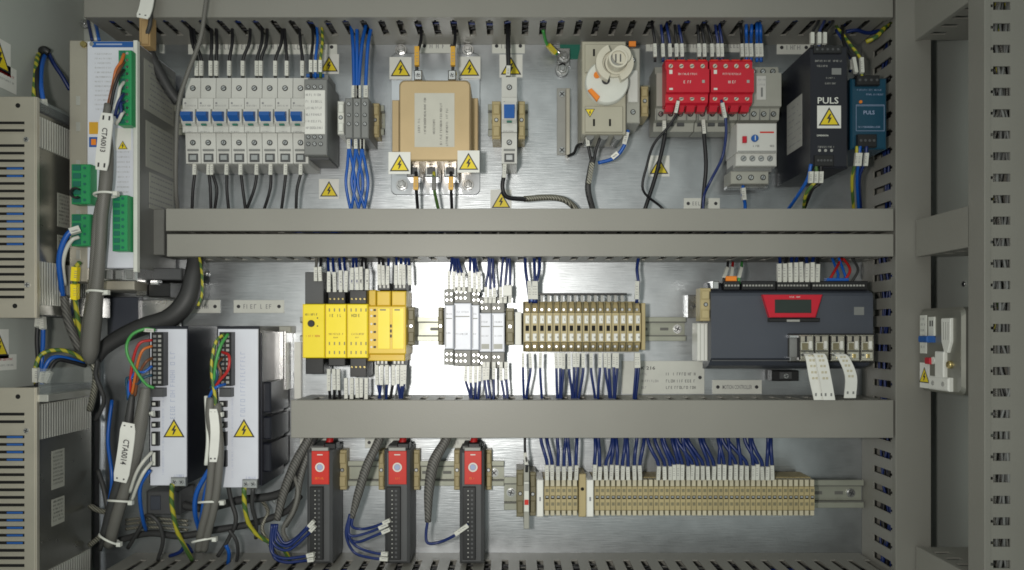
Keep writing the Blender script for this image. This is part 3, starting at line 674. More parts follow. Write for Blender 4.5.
# ================================================================ middle row
plate(166,300,220,313,'name plate partly covered by the black cable, above the left drive')
plate(233.5,300,284,313,'name plate with small print above the right white drive')
rail(300,686,317,341,'steel rail behind the yellow relays, white relays and beige terminals',(678,))
def ymod(x0,x1,yt,yb,tp,bt,label,first):
    z=66; t=thing('safety_relay',label,'safety relay',at((x0+x1)/2,yb),'yellow safety relays')
    m=MB(); m.pb(x0,yt,x1,yb,8,z,'yellow',1); w=U(x1,z)-U(x0,z); u0,u1=U(x0,z),U(x1,z)
    if first:
        m.scrawl(u0+3,u1-7,V(314.5,z),2.6,z+.2,'ink'); m.scrawl(u0+4,u1-5,V(336,z),2,z+.2,'wire_red')
    else:
        m.scrawl(u0+5,u1-5,V(315.5,z),3.2,z+.2,'ink'); m.scrawl(u0+4,u1-3,V(334,z),2.0,z+.2,'wire_brown'); m.scrawl(u0+9,u1-9,V(337.5,z),1.4,z+.2,'wire_brown')
        for k in range(4):
            for y in (310,343.5,352.5): m.box(u0+4+k*w*.24,u0+5.2+k*w*.24,V(y+1.6,z),V(y-1.6,z),z,z+.3,'beige_dark')
    m.box(u0+.2,u0+.9,V(yb-1,z),V(yt+1,z),z-.5,z+.1,'amber'); m.build('case',t)
    m=MB(); m.pb(x0+2.5,tp,x1-1,yt,20,z-8,'black' if not first else 'dark_grey',.8); uc_=m.build('upper_connector',t)
    m=MB(); m.pb(x0+3,yb,x1-1,bt,20,z-8,'black',.8); lc_=m.build('lower_connector',t)
    n=4
    if not first:
        for k in range(n):
            m=MB(); m.socket(U(x0+5+k*4.2,z-8),V(tp+9,z-8),1.5,z-7.8,'brass'); m.build('terminal_screw',uc_)
            m=MB(); m.socket(U(x0+5+k*4.2,z-8),V(bt-10,z-8),1.5,z-7.8,'brass'); m.build('terminal_screw',lc_)
    if first: m=MB(); m.cyl(U(311.3,z),V(323.5,z),3.9,z,z+1.6,'black',20,.5); m.cyl(U(317.5,z),V(318,z),.8,z,z+.4,'ink',8); m.cyl(U(317.5,z),V(326,z),.8,z,z+.4,'ink',8); m.build('dial',t)
    return t
ymod(302.5,324.6,304,358,272,374,'leftmost yellow relay with a black round dial and tall grey plug',True)
ymod(325.3,346.3,304,358,290,366,'second yellow relay, left of two alike with four terminal rows',False)
ymod(347,367.6,304,358,290,377,'third yellow relay, right of two alike, next to the amber one',False)
t=thing('safety_relay','wider amber yellow relay at the right end of the yellow relays','safety relay',at(388,366),'yellow safety relays'); z=58
m=MB(); m.pb(368.5,306,406,354,8,z,'amber',1); m.pb(368.5,290,376,306,8,z-10,'amber',1); m.pb(376.5,291,390.5,306,8,z-6,'amber',1.2); m.pb(391.5,291,406,306,8,z-6,'amber',1.2); m.pb(368,354,405,361,8,z-8,'amber',1)
u0,u1=U(377,z),U(405,z)
for a,b in ((378,390),(392.5,404)):
    m.box(U(a,z),U(b,z),V(349,z),V(308,z),z,z+.8,'yellow',.3); m.box(U(a+2,z),U(b-4,z),V(310.6,z),V(309.2,z),z+.8,z+1,'beige_dark')
for y in (310,316,324,332,340,347):
    m.cyl(U(371.5,z),V(y,z),1.3,z,z+.5,'plate_label',8); m.box(U(373.5,z),U(376,z),V(y+1,z),V(y-1,z),z,z+.4,'ink')
for y in (326,331,336): m.box(U(390.2,z),U(391.8,z),V(y+1.5,z),V(y-1.5,z),z+.6,z+1,'ink')
m.build('case',t)
for x,y in ((377,283),(393,283),(375,359),(391.5,359)):
    m=MB(); m.pb(x+.5,y,x+13,y+7,20,z-10,'dark_grey',.6)
    for k in range(3): m.pb(x+2+k*4,y+2,x+4.2+k*4,y+5,z-11,z-8.8,'white',.3)
    m.build('plug',t)
def fan(xs,y0,y1,z0,y2,z2,col,what,group,spread=1.5,ysl=None,r=1.6,conv=None,sl=True,w_='wire'):
    n=len(xs)
    for i,x in enumerate(xs):
        jj=random.uniform(-1.2,1.2)
        x2=(conv[i] if conv else x+random.uniform(-spread,spread))
        k=(y2-y0)
        j=random.uniform(-.5,.5)
        pts=[(x,y0,z0),(x+j,y0+k*.3,z0+2),(x*.45+x2*.55+random.uniform(-.8,.8),y0+k*.65,(z0+z2)/2+2),(x2,y2,z2)]
        lab=(nth(i,n)+' of ' if n<=20 else 'one of ')+what
        wire(pts,r,col if isinstance(col,str) else random.choice(col),lab,group,[[(x,y0,z0+1.2),(x+j*1.4,y1+jj,z0+2.6)]] if sl else (),mr=1.65)
fan([316,320.5],281,266,60,250,45,['wire_black','cable_grey'],'wires entering the tall plug of the dial relay','wires over the dial relay')
fan([329,335,341,346],292,271,62,250,45,['wire_blue','wire_black'],'white sleeved wires entering the top of the second yellow relay','wires over the second yellow relay',3)
fan([352,357.5,361.5,367],290,268,62,250,45,['wire_blue','wire_black'],'white sleeved wires entering the top of the third yellow relay','wires over the third yellow relay',3)
fan([379.5,383.5,387.5,396,400,404,410],285,265,52,250,45,['wire_blue','wire_black'],'white sleeved wires entering the top of the amber relay','wires over the amber relay',2)
fan([329,334,338.5],369,391,58,412,45,['wire_black'],'sleeved wires hanging from the second yellow relay','wires under the second yellow relay',2)
fan([346,352,357,361.5,366.5],378,398,56,412,45,['wire_black'],'sleeved wires hanging from the third yellow relay','wires under the third yellow relay',2)
fan([377,382,387,393.5,398,402,405],365,385,50,412,45,['wire_blue','wire_blue','wire_black'],'blue tipped wires hanging from the amber relay','wires under the amber relay',5)
clamp(407.5,307,414.5,345,'grey beige end clamp right of the amber relay',40,'beige_dark')
clamp(438,307,443,345,'beige end clamp left of the white relays',40,'beige_dark')
def wmod(x0,x1,y0,y1,label,z,two):
    t=thing('white_relay',label,'relay',at((x0+x1)/2,y1),'white interface relays')
    m=MB(); m.pb(x0,y0,x1,y1,8,z,'panel_white',1); m.pb(x0-.5,y0-16,x1,y0,8,z-16,'clamp_grey',.8); m.pb(x0-.5,y1,x1,y1+16,8,z-16,'clamp_grey',.8); m.box(U(x0+1.5,z),U(x1-1.5,z),V(y0+14,z),V(y0+13,z),z,z+.2,'clamp_grey'); m.box(U(x0+1,z),U(x0+1.6,z),V(y1-2,z),V(y0+2,z),z,z+.2,'clamp_grey')
    if two: m.pb(x0+2,y1-8,x1-2,y1-3,z-.5,z+.2,'light_grey',.1)
    m.scrawl(U(x0+2,z),U(x1-2,z),V(y0+9,z),1.8,z+.2); m.scrawl(U(x0+2,z),U(x1-2,z),V(y1-16,z),1.8,z+.2); m.build('body',t)
    for dy in (-5,-11):
        for k in range(max(2,int((x1-x0)/4.5))):
            m=MB(); m.socket(U(x0+2.4+k*4.4,z-16),V(y0+dy,z-16),1.7,z-15.8,'steel','dark_grey'); m.build('terminal_screw',t)
            m=MB(); m.socket(U(x0+2.4+k*4.4,z-16),V(y1-dy,z-16),1.7,z-15.8,'steel','dark_grey'); m.build('terminal_screw',t)
wmod(444.5,453.5,305,349,'leftmost of the white interface relays',72,False)
wmod(454,471,303,350,'widest white interface relay, second from left',60,False)
wmod(471.5,479,305,350,'third and narrow white interface relay',56,False)
wmod(479.5,491.2,313,352,'left of the two low twin white relays with grey windows',50,True)
wmod(491.8,504.5,313,352,'right of the two low twin white relays with grey windows',50,True)
fan([449,454,459,464,470,474.5,479],292,272,48,250,45,'wire_blue','blue wires entering the tops of the tall white relays','wires over the tall white relays',2,conv=[452,453,455,457,471,472,474])
fan([486,490,494,501,505,510],303,288,42,250,45,'wire_blue','blue wires entering the tops of the twin white relays','wires over the twin white relays',conv=[489,491,493,504,507,509])
fan([466,471,476,480],366,382,46,412,45,'wire_blue','blue wires leaving the bottoms of the tall white relays','wires under the tall white relays',conv=[472,473,475,477])
fan([484,488,494,501,506],362,380,42,412,45,'wire_blue','blue wires leaving the bottoms of the twin white relays','wires under the twin white relays',conv=[490,491,492,506,507])
clamp(506,308,514,345,'dark beige end clamp between white relays and beige terminals',40,'beige_dark')
m=MB(); m.pb(515,312,521.5,345,8,48,'white',.6); m.build('end_plate',None,'plain white end plate at the left end of the wide beige terminals','end plate')
m=MB(); m.pb(503,285,512,296,10,52,'white',.6); m.build('sleeve_tag',None,'blank white tag above the twin white relays','tag')
# ---- sixteen wide beige terminals
def bterm(x0,x1):
    z=56; t=thing('beige_terminal','x','terminal',at((x0+x1)/2,352),'sixteen wide beige terminals')
    m=MB(); u0,u1=U(x0,z),U(x1,z); f=lambda y:V(y,z)
    m.prof([(f(301),6),(f(301),42),(f(305),46),(f(312),50),(f(313),z),(f(342),z),(f(343),50),(f(349),46),(f(352),42),(f(352),6)],u0,u1,'beige')
    w=u1-u0; m.box(u0+.1,u0+.6,f(351),f(302),20,z+.3,'beige_dark')
    m.box(u0+w*.3,u1-w*.2,f(331),f(325.5),z-.5,z+.2,'hole'); m.build('body',t)
    for y in (309.5,346.5): m=MB(); m.cyl(u0+w*.55,f(y),1.9,48,51.2,'steel',10,.4); m.build('terminal_screw',t)
    for y0,y1,tx in ((315.5,323.5,0),(333.5,341,1)):
        m=MB(); m.box(u0+w*.28,u1-w*.16,f(y1),f(y0),z,z+1.8,'white',.4); m.scrawl(u0+w*.42,u1-w*.2,(f(y0)+f(y1))/2,2.6,z+2,'ink'); m.build('number_tag',t)
    return t
T0=523.4; TP=7.36
proto=bterm(T0,T0+TP-.35); proto['label']='leftmost of the sixteen wide beige terminals'
for i in range(1,16): dup(proto,TP*S(56)*i,0,nth(i,16)+' of the sixteen wide beige terminals')
m=MB(); m.pb(641.6,303,645.5,350,6,50,'beige',.6); m.build('end_plate',None,'thin beige end plate right of the wide beige terminals','end plate')
m=MB(); m.pb(537,293,627,295,40,50,'black',.4)
for k in range(13): m.pb(540.5+k*6.7,295,543.2+k*6.7,302,42,47,'silver_label',.4)
m.build('jumper_bar',None,'thin black jumper comb across the tops of the wide beige terminals','jumper')
for i,(a,b) in enumerate([(525,530),(534,536),(539,533),(640,636.5)]):
    wire([(a,250,44),(a+.5 if i<3 else a-3,268,50),((a+b)/2,284,52),(b,303,48)],1.9,'wire_blue',['blue wire at the far left above the wide beige terminals','blue wire second from left above the wide beige terminals','blue wire slanting left above the wide beige terminals','single blue wire above the right end of the wide beige terminals'][i],None,[[(b*.8+a*.2,281,54),(b,299,51)]])
m=MB(); m.pb(529,297.5,537,301.5,40,50,'wire_bright',.4); m.build('blue_bridge',None,'small blue bridge clip on the first wide beige terminals','bridge clip')
fan([523,530,540.5,556,560,563.5,569,574,578,583,591,600,605,609,614,617,636,638],353,368,50,412,44,'wire_blue','blue wires leaving the bottoms of the wide beige terminals','wires under the wide beige terminals',conv=[525,526,543,558,559,561,573,574,575,576,597,598,611,612,613,614,633,634])
# ---- engraved plates
t=MB(); z=1.6; t.box(U(622,z),U(704.5,z),V(394,z),V(361,z),.2,z,'plate_label',.3); t.cyl(U(700,z),V(377.5,z),2.2,z,z+.15,'ink',10)
t.text('K 216',U(648,z),V(368,z),4.0,z+.1,'ink',17)
for y,a in ((374,'XL'),(381,'XP/S 1FX70'),(387.5,'XU')): t.scrawl(U(640,z),U(660 if len(a)>3 else 648,z),V(y,z),2.8,z+.1,'ink_grey'); t.scrawl(U(666,z),U(696,z),V(y,z),3.4,z+.1,'ink')
t.build('name_plate',None,'largest name plate, four lines of print, right of the hanging blue wires','name plate','white engraved name plates')
plate(712.5,380,762,394,'name plate directly under the left half of the slate controller',words='MOTION CONTROLLER')
# ---- controller
t=thing('motion_controller','large slate grey controller with red framed screen and metal plugs','controller',at(792,372)); z=74
m=MB(); f=lambda y:V(y,z)
m.prof([(f(289),38),(f(289),62),(f(293),z-2),(f(296),z),(f(358),z),(f(366),z-12),(f(370),z-30),(f(370),38)],U(711,z),U(873,z),'slate'); m.box(U(711,z)+16,U(873,z)-16,f(368),f(284),4,38,'dark_grey'); m.prof([(f(281.5),38),(f(281.5),54),(f(289),60),(f(289),38)],U(712,z),U(872,z),'slate')
m.box(U(712,z),U(789,z),f(361),f(360),z-4,z+.2,'dark_grey'); m.scrawl(U(835,z),U(852,z),f(311),1.6,z+.2,'dark_grey'); m.box(U(854,z),U(864,z),f(315),f(307),z,z+.2,'mid_grey'); m.build('case',t)
for a,b in ((724,740),(742,776),(777,811),(812,868)):
    m=MB(); m.pb(a,281,b,290,40,70,'black',.8)
    n=int((b-a)/3.2)
    for k in range(n): m.pb(a+1+k*3.1,284.6,a+3+k*3.1,286.4,69.5,70.8,'silver_label',.1)
    m.build('pin_connector',t)
m=MB(); m.pb(713,281,719,289,50,72,'steel',.8); m.build('corner_post',t)
m=MB(); m.pp([(763,294.5),(823,294.5),(816,317.5),(770,317.5)],z,z+7,'red',1); m.scrawl(U(787,z),U(799,z),V(297,z+7),1.6,z+7.2,'plate_label'); sfr=m.build('screen_frame',t)
m=MB(); m.pb(775,299.5,811.5,313,z+5.5,z+7.6,'screen',.3); m.build('screen',sfr)
m=MB(); m.pb(769,318,820,322,z,z+5,'black',.8); m.pb(787,319.5,800,321.8,z+5,z+6,'silver_label',.3); m.build('button_bar',t)
m=MB(); m.pb(788,333.5,875,362.5,z-1,z+1,'black',.4); sf=m.build('socket_field',t)
for i,(a,b) in enumerate(((790,799),(800,814),(815,829),(831,845),(847,860),(861,874))):
    m=MB(); c='tin'; zz=z+14
    if i==0: m.pb(a,336,b,360,z,z+4,'mid_grey',.6); m.pb(a,335,b,338,z,z+7,'steel',.5); m.pb(a,357,b,361,z,z+7,'steel',.5)
    else:
        m.pb(a,335,b,361,z,z+9,c,1); m.pb(a-.9,336,a,360,z,z+10,'black',.2); m.pb(a+5,336,a+7,342,z+12,z+12.6,'black',.1); m.pb(a+1,350.4,b-1,351.6,z+9,z+9.6,'hole',.1); m.pb(a+6,354,a+9,358,z+12,z+12.5,'brass',.1); m.pb(a+1,336,b-1,342,z+9,z+12,'aluminium',.6); m.pb(a+2,343,b-5,350,z+8,z+9.3,'beige_dark',.2); m.pb(b-4.5,341,b-1.5,349,z+9,z+13,'white',.6); m.pb(a+1,352,b-1,359,z+9,z+12,c,.6)
        m.screw(U(a+3,zz),V(355,zz),1.5,z+12.1)
    m.build('plug',sf)
m=MB(); m.pb(772,370.5,799,381,5,20,'black',1); m.pb(780,372,792,379,20,22,'dark_grey',.5); m.screw(U(786,22),V(376,22),3,22); m.build('rail_clip',t)
for i,(pts,l) in enumerate(((([(806,353,92),(811,356,107),(815,378,108),(820,400,106)]),'left of two overlapping white flags hanging from the controller plugs'),(([(814,353,104),(820,356,109),(825,378,110),(829,400,108)]),'right of two overlapping white flags hanging from the controller plugs'),(([(836,353,104),(843,357,108),(851,376,110),(850,398,106)]),'curved white flag hanging alone from the controller plugs'))):
    Q=[Vector((U(x,zz),V(y,zz),zz+(i==1)*1)) for x,y,zz in pts]; m=MB(); n=10; vs=[]
    E=[Q[0]*2-Q[1]]+Q+[Q[-1]*2-Q[-2]]; R=[]
    for q in range(1,len(E)-2):
        a,b,c_,d=E[q-1:q+3]
        for k in range(4):
            tt=k/4; R.append(0.5*((2*b)+(c_-a)*tt+(2*a-5*b+4*c_-d)*tt*tt+(3*b-a-3*c_+d)*tt**3))
    R.append(Q[-1]); hw=6.2
    for r_ in R:
        for s_,dz in ((-hw,0),(hw,0),(hw,-1),(-hw,-1)): vs.append((r_.x+s_,r_.y,r_.z+dz))
    fs=[]
    for k in range(len(R)-1):
        for j in range(4): fs.append((4*k+j,4*k+(j+1)%4,4*k+4+(j+1)%4,4*k+4+j))
    fs+=[(0,1,2,3),(4*len(R)-1,4*len(R)-2,4*len(R)-3,4*len(R)-4)]
    m.add(vs,[f_[::-1] for f_ in fs],'white')
    for k in (1,len(R)-2):
        for s_ in (-3,3): m.box(R[k].x+s_-.9,R[k].x+s_+.9,R[k].y-1.6,R[k].y+1.6,R[k].z-.5,R[k].z+.25,'mid_grey')
    for k in range(4,len(R)-4): 
        for s_ in (-2,1.4): m.box(R[k].x+s_-1,R[k].x+s_+1.4,R[k].y-1.4,R[k].y+1.0,R[k].z-.5,R[k].z+.2,'cream')
    m.build('cable_flag',None,l,'cable flag','white cable flags')
clamp(700.5,288,711,321,'beige end clamp at the upper left corner of the controller',68,zb=48,back=12)
m=MB(); m.pb(688,295,700,318,.3,9,'steel',.6); m.screw(U(694,9),V(306.5,9),3.6,9); m.build('rail_end',None,'screwed steel rail end left of the controller clamp','rail end')
m=MB(); m.pb(697.5,323,711,361,36,60,'white',.8); m.box(U(697.5,60)+14,U(711,60)+6,V(359,60),V(325,60),2,36,'white')
for x in (700,704,707): m.box(U(x,60),U(x,60)+.6,V(360,60),V(324,60),59.5,60.3,'light_grey')
m.build('white_terminal_block',None,'tall plain white terminal block left of the controller','terminal block')
for i,(a,b,c,g) in enumerate([(728,724,'wire_black',0),(733,731,'wire_red',0),(742,739,'wire_green',0)]):
    wire([(a,262,40),(a-1,270,56),(b,278,66),(b,284,66)],1.5,c,['black','red','green'][i]+' wire entering the left connector of the controller',None,[[(a-1,268,58),(b,277,68)]])
m=MB(); m.pb(726,276,737,281,56,70,'orange',.6); m.build('orange_plug',None,'small orange plug over the left connector of the controller','plug')
fan([779,784.5,790,795.5,801,806.5,812,817],282,263,68,255,60,['wire_black','wire_blue'],'tightly packed sleeved wires entering the top of the controller','sleeved wires over the controller',2,r=1.8)
for i,(pts,c,l) in enumerate([([(828,283,66),(834,272,62),(842,258,50)],'wire_red','red wire leaning right above the controller'),([(843,283,66),(850,270,62),(843,258,50)],'wire_red','thin dark red wire bowing right above the controller'),([(851,283,66),(858,270,62),(852,258,50)],'cable_dark','dark wire bowing right above the controller'),([(836,283,66),(838,274,62),(832,258,50)],'wire_bright','light blue wire above the controller'),([(846,284,66),(845,275,62),(838,256,50)],'wire_bright','second light blue wire above the controller')]):
    wire(pts,1.5,c,l)
m=MB(); m.pb(827,278,849,281,60,68,'wire_bright',.4); m.build('blue_plug',None,'flat light blue plug over the right connector of the controller','plug')
# ================================================================ bottom row
rail(334,504,461,486,'steel rail behind the three red labelled modules',(494,))
rail(504,518,477,510,'short steel rail end left of the slim terminal rows',(511,))
rail(518,864,480,508,'long steel rail behind the slim terminal rows',(852,))
def plc(x0,x1,l0,l1,label):
    z=58; t=thing('bus_module',label,'bus module',at((x0+x1)/2,562),'three slim red labelled modules')
    m=MB(); m.pb(x0,450,x1,564,8,z,'dark_grey',3); m.pb(x0+3,446,x1-3,451,8,z-6,'mid_grey',1); m.build('case',t)
    m=MB(); m.pb(l0,451,l1,484.5,z,z+1.6,'label_red',.5)
    u,v=U((l0+l1)/2,z),V(467,z); m.ring(u,v,3.6,5.2,z+1.6,z+2,'plate_label',20); m.cyl(u,v,3.3,z+1.6,z+1.9,'ink_blue',16)
    m.scrawl(U(l0+4,z),U(l1-4,z),V(478,z),2.2,z+1.8,'orange'); m.box(U(l0+6,z),U(l1-6,z),V(455,z),V(454,z),z+1.6,z+1.8,'plate_label'); m.build('red_label',t)
    m=MB(); m.pb(l0,447.5,l1-1,451,z-2,z+4,'silver_label',.6); m.build('top_latch',t)
    m=MB(); m.pb(l0-2,487,l1-6,560,z,z+4,'black',.6)
    for k in range(16):
        m.cyl(U(l0+3.6,z+4),V(491+k*4.4,z+4),.8,z+3.8,z+4.2,'silver_label',8); m.box(U(l0+6.5,z+4),U(l0+8.5,z+4),V(492+k*4.4,z+4),V(490+k*4.4,z+4),z+4,z+4.15,'dark_grey')
    m.build('pin_strip',t)
plc(306.5,332,311.5,329,'left slim module with red label and two groups of sleeved wires')
plc(384.5,409.5,388.5,406.5,'middle slim module with red label and several fanned blue wires')
plc(459.5,483.5,464.5,481.5,'right slim module with red label and a single sleeved wire')
for a,b,l in ((338,346.5,'right of the left'),(378.5,384,'left of the middle'),(413,419.5,'right of the middle'),(454,460,'left of the right'),(485.5,491.5,'right of the right')):
    clamp(a,450,b,490,'beige end clamp '+l+' red labelled module',18)
for x,l in ((331,'left'),(404,'middle'),(475,'right')):
    wire([(x,428,40),(x-1,440,46),(x-3,445,48),(x-4,448,50)],4.2,'wire_red','short red plug lead entering the top of the '+l+' red labelled module',None,(),'plug_lead','cable')
    m=MB(); m.pb(x-7,443,x+5,449.5,40,57,'black',1.2); m.build('plug',None,'black plug on top of the '+l+' red labelled module','plug')
for a,b,l in ((300,333,'left'),(365,401,'middle'),(440,470,'right')): plate(a,437,b,448,'name plate under the duct edge above the '+l+' red labelled module')
wire([(315,424,50),(308,440,56.4),(295,464,57.2),(284,492,57.2),(277,520,57.2)],[4.6,5,5.4,5,4],'mesh_sleeve','thick grey sleeve leaning left beside the left red labelled module',None,(),'cable_sleeve','cable')
wire([(316,424,44),(309,450,50),(300,480,56),(296,505,58),(285,526,56)],3.6,'mesh_sleeve','dark cable behind the leftmost grey sleeve',None,(),'cable_sleeve','cable')
wire([(384,424,56),(379,440,57.2),(367,466,58.4),(358,495,59.2),(352,518,59.6)],[4.6,5,5.4,5,3],'mesh_sleeve','thick grey sleeve leaning left beside the middle red labelled module',None,(),'cable_sleeve','cable')
wire([(452,424,56),(446,440,57.2),(434,462,58.4),(429,490,59.2),(428,522,59.6)],[4.6,5.6,6.8,5.8,3.6],'mesh_sleeve','thick grey sleeve curving down beside the right red labelled module',None,(),'cable_sleeve','cable')
wire([(428,519,59.6),(426,534,60),(428,543,61.2),(440,542,59.3),(455,535,64.7),(468,524,65.6)],1.7,'wire_blue','single blue wire reaching the right red labelled module',None,[[(455,534,65.6),(468,525,66.05)]],mr=1.9)
for i,(pts) in enumerate([[(352,514,59.6),(348,528,60),(352,536,61.6),(370,532,62),(388,524,65.6)],[(352,514,59.6),(347,532,60.4),(356,542,56.6),(374,536,62.9),(390,529,65.6)],[(350,514,59.6),(349,536,60.8),(358,547,57.5),(375,553,62.9),(388,554,65.6)],[(350,514,59.6),(346,534,60),(354,552,56.6),(372,558,62.9),(388,559,65.6)],[(354,514,59.6),(352,526,60.8),(362,529,57.5),(376,526,62.9),(390,520,65.6)]]):
    e=pts[-1]; f_=pts[-2]; wire(pts,1.6,'wire_blue',['second upper','third upper','upper of the two lowest','lowest','topmost'][i]+' blue wire fanned into the middle red labelled module','blue wires of the middle module',[[((e[0]+f_[0])/2,(e[1]+f_[1])/2,66),(e[0],e[1],67)]],mr=1.8)
for i,(pts) in enumerate([[(277,524,57.6),(276,540,58.8),(288,546,61.2),(304,532,62),(314,521,65.6)],[(275,524,57.6),(273,543,58.8),(288,550,61.6),(306,536,62),(315,526,65.6)],[(272,524,57.6),(271,550,59.2),(282,558,61.6),(300,557,62),(314,554,65.6)],[(274,524,57.2),(273,554,59.2),(284,562,61.6),(302,561,62),(314,559,65.6)],[(276,530,57.2),(284,543,60),(296,538,57.5),(308,526,64.7)]]):
    e=pts[-1]; f_=pts[-2]; wire(pts,1.7,'wire_blue',['topmost','second','upper of the two lowest','lowest','short middle'][i]+' blue wire reaching the left red labelled module','blue wires of the left module',[[((e[0]*.5+f_[0]*.5),(e[1]*.5+f_[1]*.5),66),(e[0],e[1],67)]] if i<4 else (),mr=1.8)
# ---- slim terminals
clamp(516.5,470,524,517,'brown beige clamp left of the slim fuse terminal',40,'beige_dark')
t=thing('fuse_terminal','slim light fuse terminal standing taller than its neighbours at the left end','terminal',at(526,528)); z=60
m=MB(); m.pb(523.8,467,529.2,529,8,z-8,'light_grey',.6); m.pb(524,482,529,512,z-8,z,'plate_label',.6); m.build('body',t)
m=MB(); m.pb(524.5,500,528.5,505,z,z+1.5,'label_red',.3); m.build('fuse_window',t)
m=MB(); m.pb(524.5,484,528.5,491,z,z+1,'silver_label',.3); m.build('marker',t)
clamp(529.6,472,536,516,'second brown beige clamp, right of the slim fuse terminal',40,'beige_dark')
wire([(525,428,44),(525,450,50),(526.5,461,56),(526.5,472,56)],1.6,'wire_black','single black wire dropping into the slim fuse terminal',None,[[(525,453,52),(526.5,465,57)]])
def endp(x0,x1,label):
    m=MB(); m.pb(x0,480,x1,517,6,56,'white',.8); m.box(U(x0+2.5,56),U(x1-2.5,56),V(501,56),V(497,56),56,56.3,'ink_grey'); m.build('group_marker',None,label,'group marker','cream group markers of the slim terminals')
endp(536.8,543.4,'cream marker plate left of the short group of slim terminals')
endp(586.8,593.6,'cream marker plate between the short and long groups of slim terminals')
m=MB(); m.pb(578.8,474,586,517,6,46,'beige',.8); m.cyl(U(582.4,46),V(489,46),2,45.8,46.3,'hole',12); m.build('end_clamp',None,'beige end clamp closing the short group of slim terminals','end clamp','end clamps on the mounting rails')
def slim(x0,x1):
    z=50; t=thing('slim_terminal','x','terminal',at((x0+x1)/2,516),'slim beige terminals in two groups')
    m=MB(); u0,u1=U(x0,z),U(x1,z); f=lambda y:V(y,z); w=u1-u0
    m.prof([(f(479),6),(f(479),38),(f(483),44),(f(486),z-2),(f(487),z),(f(510),z),(f(511),z-2),(f(516),40),(f(516),6)],u0,u1,'beige')
    m.box(u0+.05,u0+.45,f(515),f(480),20,z+.3,'beige_dark')
    for y in (490.5,504): m.box(u0+w*.3,u1-w*.15,f(y+1.6),f(y-1.6),z-.4,z+.15,'beige_dark')
    m.box(u0+w*.25,u1-w*.1,f(499),f(495.6),z-.4,z+.2,'hole'); m.box(u0+w*.35,u1-w*.2,f(497.6),f(496.2),z,z+.5,'steel')
    m.build('body',t)
    for y0,y1 in ((479.6,486.2),(510.4,515.4)):
        m=MB(); m.box(u0+w*.16,u1-w*.1,f(y1),f(y0),40,z+1,'cream',.3); m.build('number_tag',t)
    return t
SP=5.62
pt=slim(544,544+SP-.25); pt['label']='leftmost of the six slim terminals in the short group'
for i in range(1,6): dup(pt,SP*S(50)*i,0,(ORD[i]+' from left' if i<5 else 'rightmost')+' of the six slim terminals in the short group')
NB=41; LP=(814.5-594)/NB
for i in range(NB):
    if i<20: l=nth(i,99)+' of the slim terminals in the long group'
    elif i>=NB-20: l=('rightmost' if i==NB-1 else ORD[NB-1-i]+' from right')+' of the slim terminals in the long group'
    else: l='middle one of the long group of slim terminals'
    o=dup(pt,(594-544)*S(50)+LP*S(50)*i,0,l); o.scale=(LP/SP,1,1)
def drop(xs,src,what,group):
    n=len(xs)
    for i,x in enumerate(xs):
        c=src[i]; b=random.uniform(-1,1)
        lab=(nth(i,n)+' of ' if n<=20 else 'one of ')+what
        wire([(c,426,random.uniform(40,56)),(c+b*.4,440,54),((c+x)/2+b,452,58),(x,463,56),(x,478,52)],2.05,'wire_blue',lab,group,[[(x+random.uniform(-.7,.7),465.5+random.uniform(-1.5,1),57),(x,479.5,54)]],mr=1.4)
drop([547,552,558,564,570,576],[541,547,557,566,568,577],'the blue wires dropping to the short group of slim terminals','wires above the short group of terminals')
drop([594.5,599.5,606,611,617,622.5,628,634.5,640],[595,598,612,613,616,625,627,637,644],'the blue wires in the left cluster above the long terminal group','wires above the long group of terminals, left cluster')
drop([658,664.5,670,674,678,682,688,692,697,702.5],[648,655,662,664,672,676,683,677,684,688],'the blue wires in the middle cluster above the long terminal group','wires above the long group of terminals, middle cluster')
drop([708,713.5,719,724,730,735.5,741,746.5,753,757,762,767,772],[700,703,721,718,728,722,738,728,750,745,752,768,771],'the blue wires in the right cluster above the long terminal group','wires above the long group of terminals, right cluster')

